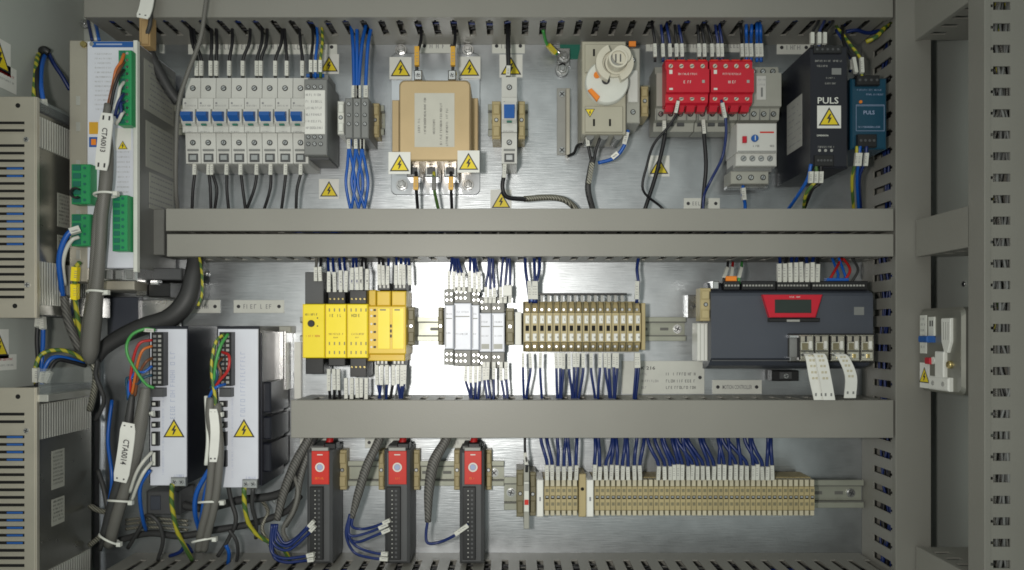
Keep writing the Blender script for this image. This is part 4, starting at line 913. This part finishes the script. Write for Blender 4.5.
# ================================================================ lower left drives
def drive(x0,x1,y0,y1,label,fins,xs):
    z=90; t=thing('servo_drive',label,'servo drive',at((x0+x1)/2,y1),'two white servo drives')
    m=MB(); m.pb(x0-1,y0-3,x1+1.5,y1-2,8,z-2,'psu_black',.6)
    u1=U(x1+1.5,z-2)
    if fins:
        for a,b in ((y0+52,y0+82),(y0+86,y0+108),(y0+112,y0+140)): m.box(u1,u1+9,V(b,60),V(a,60),14,z-12,'psu_black',1.5)
        m.box(u1,u1+1.5,V(y1-6,60),V(y0+4,60),8,z-6,'psu_black')
    m.build('body',t)
    m=MB(); m.pb(x0,y0,x1,y1,z-2,z,'panel_white',.5)
    for k in range(12): m.scrawl(V(y1-10,z)+0,V(y0+12,z),-U(x0+(x1-x0)*(.36+.0*k),z)*-1,1.8,z+.15,'faint',True) if k==0 else None
    m.scrawl(V(y0+105,z),V(y0+18,z),U(x0+(x1-x0)*.62,z),5.2,z+.15,'faint',True)
    m.scrawl(U(x1-13,z),U(x1-2,z),V(y1-10,z),2,z+.15,'ink_blue')
    u,v=U(x0+xs,z),V(y0+99,z); m.tri(u,v,20,z+.1); m.build('front_plate',t)
    m=MB(); m.pb(x0+1,y0+3,x0+13,y0+57,z,z+12,'black',1)
    for k in range(11): m.pb(x0+3,y0+6+k*4.6,x0+6,y0+8.6+k*4.6,z+12,z+12.6,'mid_grey',.1); m.pb(x0+8,y0+6+k*4.6,x0+11,y0+8.6+k*4.6,z+12,z+12.6,'silver_label',.1)
    m.build('pin_connector',t)
    m=MB(); m.pb(x0+1,y0+59,x0+13,y0+68,z,z+9,'dark_grey',.8)
    for y,h in ((72,6),(82,7),(93,6),(103,14),(122,16)): m.pb(x0+1,y0+y,x0+8,y0+y+h,z,z+5,'black',.6); m.pb(x0+2,y0+y+1.5,x0+5,y0+y+h-1.5,z+5,z+6,'plate_label',.3)
    m.build('socket_column',t)
    m=MB(); m.pb(x1-16,y1-8,x1-1,y1+1,z,z+5,'steel',.8); m.screw(U(x1-12,z+5),V(y1-3.5,z+5),2.6,z+5); m.screw(U(x1-5,z+5),V(y1-3.5,z+5),2.6,z+5); m.build('earth_clamp',t)
drive(150,186.5,329,485.5,'left white fronted servo drive with green and yellow loop at its connector',False,24)
drive(218,258,329,487.5,'right white fronted servo drive with black finned side fully in view',True,26)
m=MB(); m.pb(263,326,291,333,2,20,'light_grey',1); m.pb(262,334,272,392,2,10,'steel',.6); m.pb(273,331,284,390,2,24,'steel',1); m.pb(284,331,286,390,2,28,'steel',.4)
m.build('sheet_metal_bracket',None,'folded shiny metal bracket right of the right white drive','bracket')
m=MB(); m.pb(294,342,301,399,1,7,'white',.6); m.build('reflection_strip',None,'narrow white strip painted in for a bright reflection left of the dial relay','strip')  # bright reflection beside the bracket, put in as a plain white strip
# small box under the left drive
m=MB(); m.pb(146,491,180,515,4,40,'dark_grey',1.5); m.pb(150,496,160,510,40,42,'slate',.6); m.build('connector_box',None,'dark grey connector box under the left white drive','connector box')
for i,y in enumerate((519,523,528)): wire([(126,y+1,30),(145,y-1,34),(165,y,34),(188,y+2,32)],1.8,'braid',['upper','middle','lower'][i]+' of three braided straps under the left white drive','braided straps',(),'braided_strap','cable')
wire([(172,484,96),(172,505,86),(177,530,70),(184,545,56),(192,560,40)],2.5,'green_yellow','green and yellow earth wire under the left white drive')
wire([(244,488,96),(245,508,86),(250,526,70),(262,538,56),(282,548,40),(290,560,30)],2.5,'green_yellow','green and yellow earth wire under the right white drive')
wire([(253,488,92),(252,506,80),(256,522,64),(256,538,50)],2.2,'cable_dark','dark cable beside the earth wire under the right white drive',None,(),'thick_cable','cable')
# wires at the pin connectors
for i,(pts,c,r_,l) in enumerate([
 ([(155,330,104),(145,329,112),(133,334,116),(127,344,116),(128,356,116),(137,372,112),(146,384,108),(154,388,104)],'wire_green',1.6,'bright green loop at the connector of the left white drive'),
 ([(152,340,104),(140,343,110),(134,356,110),(131,374,108),(130,392,104)],'wire_red',1.5,'red wire at the connector of the left white drive'),
 ([(152,346,104),(143,350,110),(138,362,110),(135,378,108),(132,394,104)],'wire_orange',1.5,'orange wire at the connector of the left white drive'),
 ([(152,358,104),(146,362,110),(140,372,108),(137,384,106),(135,396,104)],'wire_brown',1.5,'brown wire at the connector of the left white drive'),
 ([(152,366,104),(144,372,108),(136,372,108),(129,384,106),(129,400,104)],'wire_bright',1.5,'blue wire at the connector of the left white drive'),
 ([(152,375,104),(143,378,108),(137,384,106),(127,378,106),(128,400,104)],'teal',1.5,'teal wire at the connector of the left white drive'),
 ([(224,334,104),(216,342,110),(212,360,112),(212,376,112),(215,396,110),(216,410,108)],'green_yellow',1.7,'yellow green wire at the connector of the right white drive'),
 ([(228,334,104),(221,345,112),(216,362,114),(214,380,112)],'wire_green',1.7,'green wire at the connector of the right white drive'),
 ([(222,352,104),(229,356,112),(228,370,114),(220,380,110),(214,388,108)],'wire_red',1.6,'red wire looping at the connector of the right white drive'),
 ([(222,358,104),(218,364,112),(221,374,112),(215,384,108),(213,392,106)],'wire_brown',1.4,'brown wire at the connector of the right white drive'),
 ([(221,362,104),(216,366,112),(217,378,112),(211,388,108)],'teal',1.6,'teal wire at the connector of the right white drive'),
 ([(226,384,100),(219,386,110),(213,390,110),(208,400,106)],'wire_bright',1.6,'blue wire at the connector of the right white drive')]):
    wire(pts,r_,c,l,None,[[(153,330.5,106),(144,330,113)]] if i==0 else ())
wire([(146,388,106),(144,402,108),(141,420,108),(136,450,104),(128,480,96),(117,515,84),(109,545,66)],[5,6.2,7,7,6.5,6.5,6],'cable_grey','thick grey cable falling from the left white drive to the bottom left corner',None,(),'thick_cable','cable')
wire([(132,395,104),(130,412,106),(126,440,104),(120,475,98),(112,505,88),(104,536,70)],[3,4,5,5,5,4.6],'cable_dark','dark cable left of the thick grey one at the left white drive',None,(),'thick_cable','cable')
wire([(150,470,100),(141,484,98),(140,500,90),(143,520,70),(146,530,50)],2.1,'wire_bright','bright blue wire curving under the lower left of the left white drive')
wire([(209,470,100),(197,492,96),(195,512,86),(200,532,64)],2.6,'wire_bright','bright blue wire left of the bundle under the right white drive')
wire([(214,465,98),(206,490,96),(202,515,84),(199,540,60)],2.4,'wire_bright','second bright blue wire left of the bundle under the right white drive')
for i,(pts,r_,l) in enumerate([([(211,398,106),(210,416,110),(213,440,112),(212,470,108),(208,505,98),(202,530,84),(199,550,66)],4.6,'left'),([(217,404,106),(218,425,112),(220,450,112),(218,480,108),(214,508,98),(208,532,84),(204,550,66)],4.2,'right')]):
    wire(pts,r_,'cable_grey',l+' of two thick grey cables tied below the right white drive',None,(),'thick_cable','cable')
wire([(206,396,104),(207,415,108),(208,440,114),(206,465,114)],2.0,'plate_label','white cable beside the tag of the right white drive',None,(),'thin_cable','cable')
wire([(229,530,60),(236,540,56),(238,552,46),(236,564,30)],2,'cable_dark','short dark wire curving at the bottom between drives and modules')
wire([(226,545,50),(229,553,46),(228,564,34)],2.2,'wire_bright','short bright blue wire at the bottom below the right white drive')
wire([(170,556,40),(180,552,48),(186,545,50),(192,552,40)],2.2,'wire_blue','dark blue wire loop at the bottom below the left white drive')
def tie(cx,cy,z,r,tilt,label,fl=.55):
    m=MB(); pts=[]
    u,v=U(cx,z),V(cy,z)
    for k in range(13):
        a=2*math.pi*k/12; x=r*math.cos(a); d=r*fl*math.sin(a)
        pts.append((u+x*math.cos(tilt)-d*.25*math.sin(tilt),v+x*math.sin(tilt)+d*.25*math.cos(tilt),z-r*.3+d))
    m.tube(pts,1.3,'plate_label',6,2,raw=True); m.box(u+r*.82,u+r*1.2,v+r*.82*math.sin(tilt)-2.4,v+r*.82*math.sin(tilt)+2.4,z-3,z+3,'plate_label',.8)
    m.build('cable_tie',None,label,'cable tie','white cable ties')
tie(119,502,92,12.5,-.06,'cable tie on the thick grey cable in the lower left, upper of two',.9)
tie(108,540,74,12,-.5,'cable tie on the thick grey cable in the lower left, lower of two',.95)
tie(210,503,98,13,.04,'upper cable tie around the two cables below the right white drive',.9)
tie(203,541,78,12.5,.2,'lower cable tie around the two cables below the right white drive',.9)
tie(148,414,104,5,.2,'small cable tie near the connector of the left white drive')
tie(215,415,108,7,.1,'cable tie at the top of the bundle on the right white drive')
def flag(pts,hw,label,dz=3,txt=None,name='cable_tag'):
    """a curved plastic tag on a cable; pts are its centre line"""
    Q=[Vector((U(x,z),V(y,z),z)) for x,y,z in pts]; m=MB(); T=(Q[-1]-Q[0]).normalized(); N=Vector((-T.y,T.x,0)).normalized()
    if N.x<0: N=-N
    E=[Q[0]*2-Q[1]]+Q+[Q[-1]*2-Q[-2]]; R=[]
    for q in range(1,len(E)-2):
        a,b,c_,d=E[q-1:q+3]
        for k in range(4):
            tt=k/4; R.append(0.5*((2*b)+(c_-a)*tt+(2*a-5*b+4*c_-d)*tt*tt+(3*b-a-3*c_+d)*tt**3))
    R.append(Q[-1]); L=len(R); vs=[]
    for k,r_ in enumerate(R):
        h=hw*(.8 if k in (0,L-1) else 1)
        for s_,dd in ((-h,0),(h,0),(h,-1.4),(-h,-1.4)): vs.append(tuple(r_+N*s_+Vector((0,0,dd))))
    fs=[(4*k+j,4*k+4+j,4*k+4+(j+1)%4,4*k+(j+1)%4) for k in range(L-1) for j in range(4)]+[(3,2,1,0),(4*L-4,4*L-3,4*L-2,4*L-1)]
    m.add(vs,fs,'white')
    def quad(p,a,b,c):
        A=p-T*a-N*b+Vector((0,0,.3)); B=p+T*a-N*b+Vector((0,0,.3)); Cc=p+T*a+N*b+Vector((0,0,.3)); Dd=p-T*a+N*b+Vector((0,0,.3)); m.add([A,B,Cc,Dd],[(0,1,2,3)],c)
    for e in (R[0]+T*5,R[-1]-T*5):
        for s_ in (-.45,.45): quad(e+N*hw*s_,2.2,.9,'ink')
    M_=R[L//2]
    if txt:
        vv,ff,asp=glyphs(txt); ln=(Q[-1]-Q[0]).length*.42; h=hw*.8
        m.add([tuple(M_-T*(-1)*(x*ln)+N*(y*h)*1+Vector((0,0,.6))) for x,y in vv],ff,'ink')
    m.build(name,None,label,'cable tag','white cable tags')
flag([(128.5,423,114),(125,452,113),(120,482,108)],8,'white tag with printed code on the cable left of the left white drive',txt='CTA0014')
flag([(213,409,118),(215,432,119),(213,462,116)],4.6,'long narrow white tag on the bundle at the right white drive')

# loose cables lying in the lower left corner
for pts,r_,c,l in (
 ([(150,498,20),(175,503,26),(205,508,30),(240,500,34),(272,496,36),(290,486,40),(302,460,46),(318,430,46)],5,'cable_dark','dark conduit lying across the plate behind both white drives'),
 ([(120,540,30),(150,533,36),(180,536,40),(215,530,40),(250,524,40),(285,512,44),(300,496,50)],4,'cable_dark','lower dark conduit curving across the bottom left corner'),
 ([(128,548,40),(140,528,56),(147,515,60),(158,522,60),(163,540,52),(158,560,40)],2.2,'cable_dark','dark cable loop at the bottom left under the left white drive'),
 ([(226,474,60),(231,500,56),(236,520,56),(228,540,50),(218,556,44)],2.4,'cable_dark','dark cable dropping between bundle and earth wire under the right white drive'),
 ([(292,470,50),(298,490,60),(293,512,62),(283,530,58),(292,548,50)],2.4,'cable_grey','thin grey cable twisting beside the left red labelled module'),
 ([(262,500,30),(268,512,40),(262,528,46),(270,545,44),(280,560,36)],2.2,'braid','braided strap hanging left of the left red labelled module'),
 ([(152,452,98),(143,462,108),(136,474,106),(130,492,96)],1.8,'sleeve','upper thin white cable bending from the left white drive into the grey cable'),
 ([(152,462,98),(144,472,108),(138,484,104),(132,500,92)],1.8,'sleeve','lower thin white cable bending from the left white drive into the grey cable'),
 ([(112,400,60),(108,440,70),(112,480,80),(106,520,70)],2.0,'wire_bright','bright blue wire half hidden behind the long grey cable'),
 ([(98,470,40),(104,490,46),(108,520,50),(100,550,40)],2.6,'cable_dark','dark cable beside the lower louvred unit')):
    wire(pts,r_,c,l,None,(),'loose_cable','cable')
for i,x in enumerate((146,150.5,155)):
    bolt(x,0,'x') if 0 else None
bolt(276,500,'bolt in the plate left of the left red labelled module',3.4,1); bolt(206,274,'small bolt in the plate left of the name plates',3,1)
# ================================================================ upper left drive with blue header
t=thing('axis_controller','tall light grey controller with blue header strip and green terminal plugs','controller',at(110,291)); z=100
m=MB(); m.pb(87,41,135,268,8,z,'panel_white',.8); m.build('case',t)
m=MB(); u1=U(135,z); m.box(u1,u1+.6,V(268,z),V(42,z),6,z-2,'side_metal'); m.build('side_panel',t)
m=MB(); m.pb(133,40,137,272,z-3,z+3,'plate_label',.6); m.pb(87,268,137,281,60,z-6,'steel',1); m.pb(91,276,134,290,30,z-12,'aluminium',1)
for k in range(4): m.pb(93+k*11,270,99+k*11,279,z-6,z-3,'mid_grey',.6)
m.build('edge_frame',t)
m=MB(); m.pb(92,41.5,133,47,z,z+.8,'blue',.2); m.pb(96,43.5,122,45,z+.8,z+1,'ink_blue',.05); m.build('header_strip',t)
m=MB()
for k in range(13): m.scrawl(U(95,z),U(112,z),V(54+k*4.6,z),1.5,z+.2,'silver_label')
for k in range(9): m.scrawl(U(117,z),U(130,z),V(152+k*5,z),1.5,z+.2,'silver_label')
m.pb(89,122,98,134,z,z+.4,'sleeve_orange',.1); m.pb(89,137,98,147,z,z+.4,'blue',.1); m.pb(91,139,96,145,z+.4,z+.7,'orange',.1); m.pb(115,128,131,150,z,z+.4,'white',.1)
m.tri(U(123,z),V(145,z),9,z+.4); m.build('print',t)
m=MB()
m.box(u1+.6,u1+.9,V(112,70),V(62,70),12,82,'light_grey'); m.box(u1+.6,u1+.9,V(168,70),V(122,70),12,78,'light_grey')
m.box(u1+.6,u1+.9,V(208,70),V(172,70),12,70,'light_grey')
for y0,n in ((66,8),(126,7),(175,6)):
    for k in range(n):
        v=V(y0+k*5.6,70); w=16
        while w<68:
            L_=random.uniform(2,6); m.box(u1+.9,u1+1.02,v-1,v+.6,w,w+L_,'ink_grey'); w+=L_+random.uniform(1,2.5)
m.build('side_label',t)
for x0,y0,x1,y1,l in ((118,50,131,125,11),(71,164,90,204,5),(71,214,90,246,4),(112,195,127,251,8)):
    m=MB(); m.pb(x0,y0,x1,y1,z,z+13,'green',1); px_=(y1-y0)/l
    for k in range(l):
        m.pb(x0+1.5,y0+1+k*px_,x0+(x1-x0)*.5,y0+px_*.8+k*px_,z+13,z+13.8,'green_dark',.2); m.cyl(U(x0+(x1-x0)*.72,z+13),V(y0+px_*(k+.5),z+13),1.5,z+12.8,z+13.6,'green_dark' if l<11 else 'steel',10)
    m.build('terminal_plug',t)
m=MB(); m.pb(69,40,87,282,20,z-2,'aluminium',1); m.cyl(U(83,z),V(44,z),3.2,z-3,z+1,'brass',14,.5); m.cyl(U(92,z),V(44,z),2.6,z-1,z+1,'steel',14,.5)
for y in (96,122,160,210,250): m.pb(76,y,80,y+9,z-2,z-1.4,'rib_steel',.1)
m.build('mounting_flange',t)
for i,(pts,c) in enumerate([([(124,54,116),(121,62,122),(116,70,124),(113,84,122),(108,106,120)],'wire_orange'),([(124,62,116),(120,68,124),(115,80,126),(111,94,122),(108,110,120)],'wire_brown'),([(124,70,116),(119,76,126),(114,90,126),(110,112,120)],'wire_black'),([(124,82,116),(120,88,124),(118,98,124),(114,110,120)],'sleeve'),([(124,94,116),(121,98,124),(118,104,124),(115,116,120)],'wire_blue'),([(124,102,116),(121,104,124),(121,112,124),(117,118,120)],'wire_blue'),([(124,112,116),(122,114,124),(119,120,122),(116,124,118)],'sleeve')]):
    wire(pts,1.6,c,['topmost orange','dark brown','black','white','upper blue','lower blue','lowest white'][i]+' wire at the tall green plug under the blue header')
# cable bundle across its front
wire([(108,104,122),(106,125,124),(107,150,124),(106,180,124),(102,215,122),(100,250,118),(97,285,112),(93,318,104),(90,350,96),(90,362,90)],[3.5,4.5,6.2,6.5,6,6,6.4,9,9,5],'cable_grey','thick grey cable bundle running down over the front of the blue header controller',None,(),'thick_cable','cable')
wire([(105,188,122),(98,215,122),(95,250,118),(92,290,110),(86,325,100),(84,352,90)],4.4,'cable_grey','thinner grey cable left of the thick bundle on the blue header controller',None,(),'thick_cable','cable')
tie(104,194,128,12,.03,'cable tie around the bundle on the blue header controller')
tie(96,292,118,11,-.05,'cable tie around the bundle just under the blue header controller')
flag([(107,113,139),(104,140,139),(101,170,138)],6.8,'white tag with printed code on the bundle over the blue header controller',txt='CTA0013')
wire([(78,230,114),(69,233,118),(62,246,118),(59,262,114),(61,282,106),(64,302,94),(68,318,84)],2.8,'wire_bright','bright blue wire from the left green plug curving down',None,[[(80,229,117),(70,232,121)]])
wire([(79,237,114),(72,240,118),(66,250,116),(63,265,110),(65,285,100)],2,'sleeve','white wire beside the blue one at the left green plug')
wire([(80,262,108),(75,270,112),(75,284,110),(76,306,102),(80,330,92),(86,350,82)],2.5,'green_yellow','green and yellow earth wire with yellow sleeve below the left green plugs',None,[[(76,267,114),(75,281,113)],[(75,284,112),(75,299,107)]],mcol='yellow',mr=1.75)
wire([(64,296,100),(66,310,96),(70,326,90),(80,350,82)],4.6,'mesh_sleeve','black sleeve under the bright blue wire',None,(),'cable_sleeve','cable')
wire([(74,318,88),(74,335,84),(82,352,80)],2.2,'green_yellow','second green and yellow wire joining the wire knot beside the bottom heat sink')
m=MB(); m.ring(U(76,116),V(193,116),4,6,114,118,'black',20,.8,5.4); m.build('rubber_clip',None,'black open ring clip on the upper left green plug','clip')
# black cable sweeping left under the ducts
wire([(197,252,44),(194,275,52),(187,300,58),(170,318,60),(145,326,60),(122,336,60),(104,348,62),(96,360,64)],[9,10,11,11,10,9,8,6],'cable_dark','fat black cable sweeping from the duct down left to the wire knot',None,(),'thick_cable','cable')
wire([(199,254,54),(202,275,58),(202,294,60),(198,306,62)],1.5,'green_yellow','thin green yellow wire along the fat black cable')
wire([(86,350,84),(92,362,80),(96,375,76),(94,392,70),(90,410,60)],3.4,'braid','braided cable falling from the wire knot beside the bottom heat sink',None,(),'braided_cable','cable')
wire([(90,354,84),(97,362,82),(96,376,78),(104,400,70),(96,420,60)],2.4,'cable_dark','dark cable falling from the wire knot beside the bottom heat sink',None,(),'thick_cable','cable')
for i,(a,b) in enumerate((((90,506,50),(112,512,60)),((90,545,50),(112,522,60)))):
    wire([a,((a[0]+b[0])/2,(a[1]+b[1])/2+2,56),b],3,'braid',['upper','lower'][i]+' braided cable between bottom heat sink and grey cable',None,(),'braided_cable','cable')
# things between the left drive and the double duct
m=MB(); u0=U(135,92)
m.pb(137,268,181,280,4,60,'dark_grey',1); m.pb(148,283,170,297,10,66,'black',1.2); m.pb(150,280,158,285,60,70,'steel',.6); m.pb(136,282,147,296,10,60,'steel',.8); m.screw(U(176,30),V(288,30),3.5,30); m.pb(140,270,150,276,60,61,'silver_label',.3)
m.build('connector_block',None,'black connector block below the left end of the double duct','connector block')
m=MB(); m.pb(107,297,138,335,2,12,'slate',1); m.pb(139,300,180,332,2,6,'steel',.6); m.build('back_bracket',None,'dark bracket plate behind the fat black cable','bracket')
m=MB(); m.pb(139.5,209,164,255,10,60,'cover_grey',.8); m.build('duct_end_cover',None,'short plain grey cover left of the double duct','cover')
m=MB(); m.pb(139,12,150,46,70,84,'tan',.6); m.pb(141,20,148,44,84,86,'tan',.6); m.build('wooden_clip',None,'tan clip hanging over the left end of the top duct','clip')
flag([(149,-14,94),(146,6,96),(142,18,96)],7,'white tag hanging at the top edge left of the light grey cable')
wire([(146,-14,88),(150,10,88),(150,24,88),(146,40,80),(148,60,60)],2.2,'cable_dark','dark cable behind the tag at the top edge',None,(),'thick_cable','cable')
wire([(148,50,60),(156,66,56),(168,88,50),(178,102,44)],6,'cable_dark','fat black cable disappearing behind the light grey cable at the top left',None,(),'thick_cable','cable')
for i,(a,c) in enumerate(((94,'wire_blue'),(98,'sleeve'),(101,'wire_bright'))):
    wire([(a-6,20,30),(a-4,30,60),(a-2,40,80)],1.8,c,['dark blue','white','light blue'][i]+' wire above the blue header controller')
bolt(85,24,'bolt in the upper left corner beside the top duct',4,2)

# ================================================================ heat sinks on the left wall (w is x, u is depth)
def heatsink(yt,yb,label,labels,blue):
    z0,z1=41,142; X0,X1=-520,-481; z=z1
    vt,vb=V(yt,z),V(yb,z)
    t=thing('brake_resistor',label,'brake resistor',(-(z0+z1)/2,vb,X0),'two louvred units on the left wall','L')
    # camera-facing grille sheet
    m=MB(); m.box(-600,X1+1,vb,vt,z-.1,z+1.6,'aluminium',.5)
    m.cyl(U(19,z),V(yt+9,z),2.4,z+1.5,z+1.8,'hole',14); m.cyl(U(17,z),V(yt+9+0,z)-0,0.1,z+1.5,z+1.6,'hole',6)
    ys=[]
    H=yb-yt; y=yt+25
    while y<yb-22: ys.append(y); y+=7.55 if 1 else 0
    for i,y in enumerate(ys):
        if i==2: continue
        m.box(-598,U(25.5,z),V(y+2.9,z),V(y,z),z+1.55,z+1.75,'hole'); m.box(-598,U(25.5,z),V(y+2.9,z)-.9,V(y+2.9,z),z+1.5,z+2.3,'aluminium')
    for a,b in blue: 
        for y in ys:
            if a<y<b: m.box(U(8,z),U(24,z),V(y+2.6,z),V(y+.6,z),z+1.76,z+1.86,'blue')
    m.screw(U(27.5,z),V(yt+43,z),2.8,z+1.8); m.screw(U(28.5,z),V(yb-33 if yb<400 else yb-8,z),2.8,z+1.8); m.cyl(U(16,z),V(yb-12,z),2.4,z+1.5,z+1.8,'hole',14)
    m.build('grille',t)
    # body
    m=MB(); m.box(-610,X1-2,vb+2,vt-2,z0,z-.2,'dark_grey'); m.box(X1-2.5,X1+2.2,vb,vt,z-4,z+.5,'aluminium',.4); m.build('body',t)
    m=MB('L'); h0,h1=.20,.68 if yb<400 else .75
    f=lambda k: vt-(vt-vb)*k
    m.box(-z+4,-z0,f(.985 if yb<400 else .90),f(.06),X1-2,X1-.6,'dark_metal')
    n=22
    for a,b in ((.07,.21),(h1,.86)) if yb>400 else ((.08,.22),(.74,.94)):
        for k in range(n):
            u=-z+5+k*(z-z0-8)/n; m.box(u,u+2.1,f(b),f(a),X1-.6,X1+1.6,'rib_steel',.3)
    m.box(-z+4,-z0,f(.05),f(.0),X1-2,X1+.3,'clear'); m.build('ribbed_side',t)
    m=MB('L')
    for a,b,u0_,u1_ in labels:
        va,vb_=f(a),f(b); m.box(-u0_,-u1_,vb_,va,X1-.6,X1-.3,'light_grey')
        y=va-3
        while y>vb_+2: m.scrawl(-u0_+2,-u1_-2,y,1.9,X1-.15,'ink'); y-=4
    m.build('rating_labels',t)
    return t
heatsink(97,318,'upper louvred metal unit at the left edge, beside the green plugs',[(.40,.56,104,82),(.60,.72,104,82)],((160,175),(200,245)))
heatsink(387.5,640,'lower louvred metal unit at the left edge, below the blue wires',[(.27,.43,114,92),(.47,.58,114,92)],((430,460),(510,545)))
# clear terminal cover on the lower unit and the bracket on the upper one
m=MB('L'); m.box(-140,-50,V(392,142)-3,V(369,142),-479,-467,'clear',1); m.box(-140,-52,V(396,142)-6,V(392,142)-3,-481,-469,'rib_steel',.6); m.build('terminal_cover',None,'clear plastic terminal cover on top of the lower louvred unit','terminal cover')
m=MB(); m.pb(31,294,57,316,60,104,'rib_steel',1); m.pb(57,297,88,317,40,84,'steel',.8); m.scrawl(U(34,104),U(54,104),V(303,104),1.6,104.2,'ink'); m.scrawl(U(34,104),U(54,104),V(308,104),1.6,104.2,'ink'); m.build('terminal_bracket',None,'metal terminal bracket below the upper louvred unit','bracket')
# wires around the left wall
for i,(pts,c,l) in enumerate([
 ([(41,50,60),(37,60,90),(35,80,110),(34,98,116),(34,112,112)],'green_yellow','green and yellow wire at the top of the left wall'),
 ([(43,52,64),(38,64,92),(37,80,112),(39,100,118),(42,114,112)],'wire_black','black wire at the top of the left wall'),
 ([(46,52,64),(42,66,92),(41,84,112),(43,100,118),(45,114,112)],'wire_bright','bright blue wire at the top of the left wall'),
 ([(48,52,60),(54,64,60),(62,76,56),(70,90,50)],'wire_blue','dark blue wire slanting right at the top of the left wall')]):
    wire(pts,2.3,c,l,None,[[(pts[3][0],pts[3][1]-1,pts[3][2]+3),(pts[4][0],pts[4][1]-1,pts[4][2]+4)]] if i in (1,2) else ())
m=MB(); m.tube([(39,54,70),(44,50,74),(49,53,72)],4.4,'black',8); m.build('cable_gland',None,'black grommet at the top of the left wall','grommet')
for i,(pts,c,l) in enumerate([
 ([(39,312,108),(38,324,112),(37,340,112),(38,362,110),(37,380,112),(36,386,112)],'wire_black','black wire hanging below the upper louvred unit'),
 ([(42,312,108),(43,326,112),(43,342,110),(42,360,108),(41,376,112)],'wire_bright','bright blue wire hanging below the upper louvred unit'),
 ([(36,384,112),(36,366,114),(42,354,112),(56,350,104),(70,352,94),(84,360,82)],'green_yellow','green and yellow wire arching above the lower louvred unit'),
 ([(42,384,112),(44,370,114),(52,358,110),(66,358,98),(84,364,82)],'wire_bright','bright blue wire arching above the lower louvred unit'),
 ([(46,384,112),(50,370,112),(58,360,106),(72,362,94),(86,366,82)],'wire_black','black wire arching above the lower louvred unit')]):
    mk=[[(pts[0][0]+.3,pts[0][1]+3,112),(pts[1][0],pts[1][1]+3,116)]] if i<2 else [[(pts[0][0],pts[0][1]-2,115),(pts[1][0],pts[1][1]+2,117)]]
    wire(pts,2.2,c,l,None,mk)
# stickers on the left wall
def wsign(zc,py,size,label):
    m=MB('L'); X=-520; v=(VY-py)*(D-zc)/F; m.box(-zc-size/2,-zc+size/2,v-size/2,v+size/2,X+.1,X+.5,'white'); m.tri(-zc,v,size*.8,X+.5); m.build('warning_sticker',None,label,'warning sticker','yellow electric shock warning stickers')
wsign(138,55,34,'warning sticker on the left wall near the top left corner')
wsign(139,344,30,'warning sticker on the left wall between the two louvred units')
m=MB('L'); X=-520
for py,h in ((80,26),(362,16)):
    m=MB('L'); v=V(py,120); m.box(-146,-112,v-h/2,v+h/2,X+.1,X+.5,'white'); m.scrawl(-140,-116,v+3,2.4,X+.7,'wire_red'); m.scrawl(-140,-116,v-3,2,X+.7,'ink_grey'); m.build('paper_label',None,'white paper label on the left wall '+('above the upper' if py<100 else 'above the lower')+' louvred unit','label')

# ================================================================ socket box on the right wall
t=thing('breaker_box','rounded metal box with blue toggle, white socket cover and warning sticker on the right wall','breaker box',(108,V(388,108),-500),None,'R')
z0,z1=81,161; Xf=443; va,vb=25,-63
m=MB('R'); r=7
rr=[(z1-r,va-r,0),(z0+r,va-r,1),(z0+r,vb+r,2),(z1-r,vb+r,3)]
m.prism([(a+r*math.cos((q+k/4)*math.pi/2),b+r*math.sin((q+k/4)*math.pi/2)) for a,b,q in rr for k in range(5)],-500,-Xf,'box_metal',3); m.build('housing',t)
W=-Xf
m=MB('R'); m.box(z0+5,z0+17,-23,18,W,W+1,'plate_label',.2)
for k in range(6): m.scrawl(z0+7,z0+15,14-k*6,2.4,W+1.1)
m.box(z0+22,z0+33,-5,16,W,W+1.6,'plate_label',.4); m.box(z0+25,z0+27,6,12,W+1.6,W+1.8,'ink'); m.box(z0+29,z0+31,6,12,W+1.6,W+1.8,'ink'); m.build('labels',t)
m=MB('R'); m.box(z0+15,z0+33,-11,-4,W,W+9,'blue',1.5); m.build('toggle',t)
m=MB('R'); m.box(z0+19,z0+29,-34,-27,W,W+4,'red',1); m.build('test_button',t)
m=MB('R'); m.prism([(z0+48,14),(z0+64,14),(z0+64,-10),(z0+59,-21),(z0+53,-21),(z0+48,-10)],W,W+3,'white',.8)
for k in range(3): m.box(z0+52+k*4,z0+53+k*4,-8,10,W+3,W+3.2,'silver_label')
m.build('shutter',t)
m=MB('R'); m.box(z0+38,z0+54,-49,-20,W,W+4,'white',1); m.box(z0+28,z0+64,-64+4,-46,W,W+5,'white',1.4); m.cyl(z0+37,-53,2.5,W+5,W+5.6,'silver_label',12); m.cyl(z0+55,-53,2.5,W+5,W+5.6,'silver_label',12); m.cyl(z0+30,-30,4,W,W+2,'plate_label',14,.5); m.cyl(z0+60,-33,4,W,W+3,'brass',14,.5); m.build('socket_cover',t)
m=MB('R'); m.box(z0+4,z0+22,-60,-33,W,W+.5,'white'); m.tri(z0+13,-46,17,W+.5); m.build('warning_label',t)
for py,l in ((284,'above'),):
    m=MB('R'); m.screw(70,V(py,70),3,-499.4); m.build('screw',None,'small screw in the right wall above the metal box','screw')
# rough edge of the door at the far right
print('objects',len(bpy.data.objects),'faces',sum(len(m.polygons) for m in bpy.data.meshes))
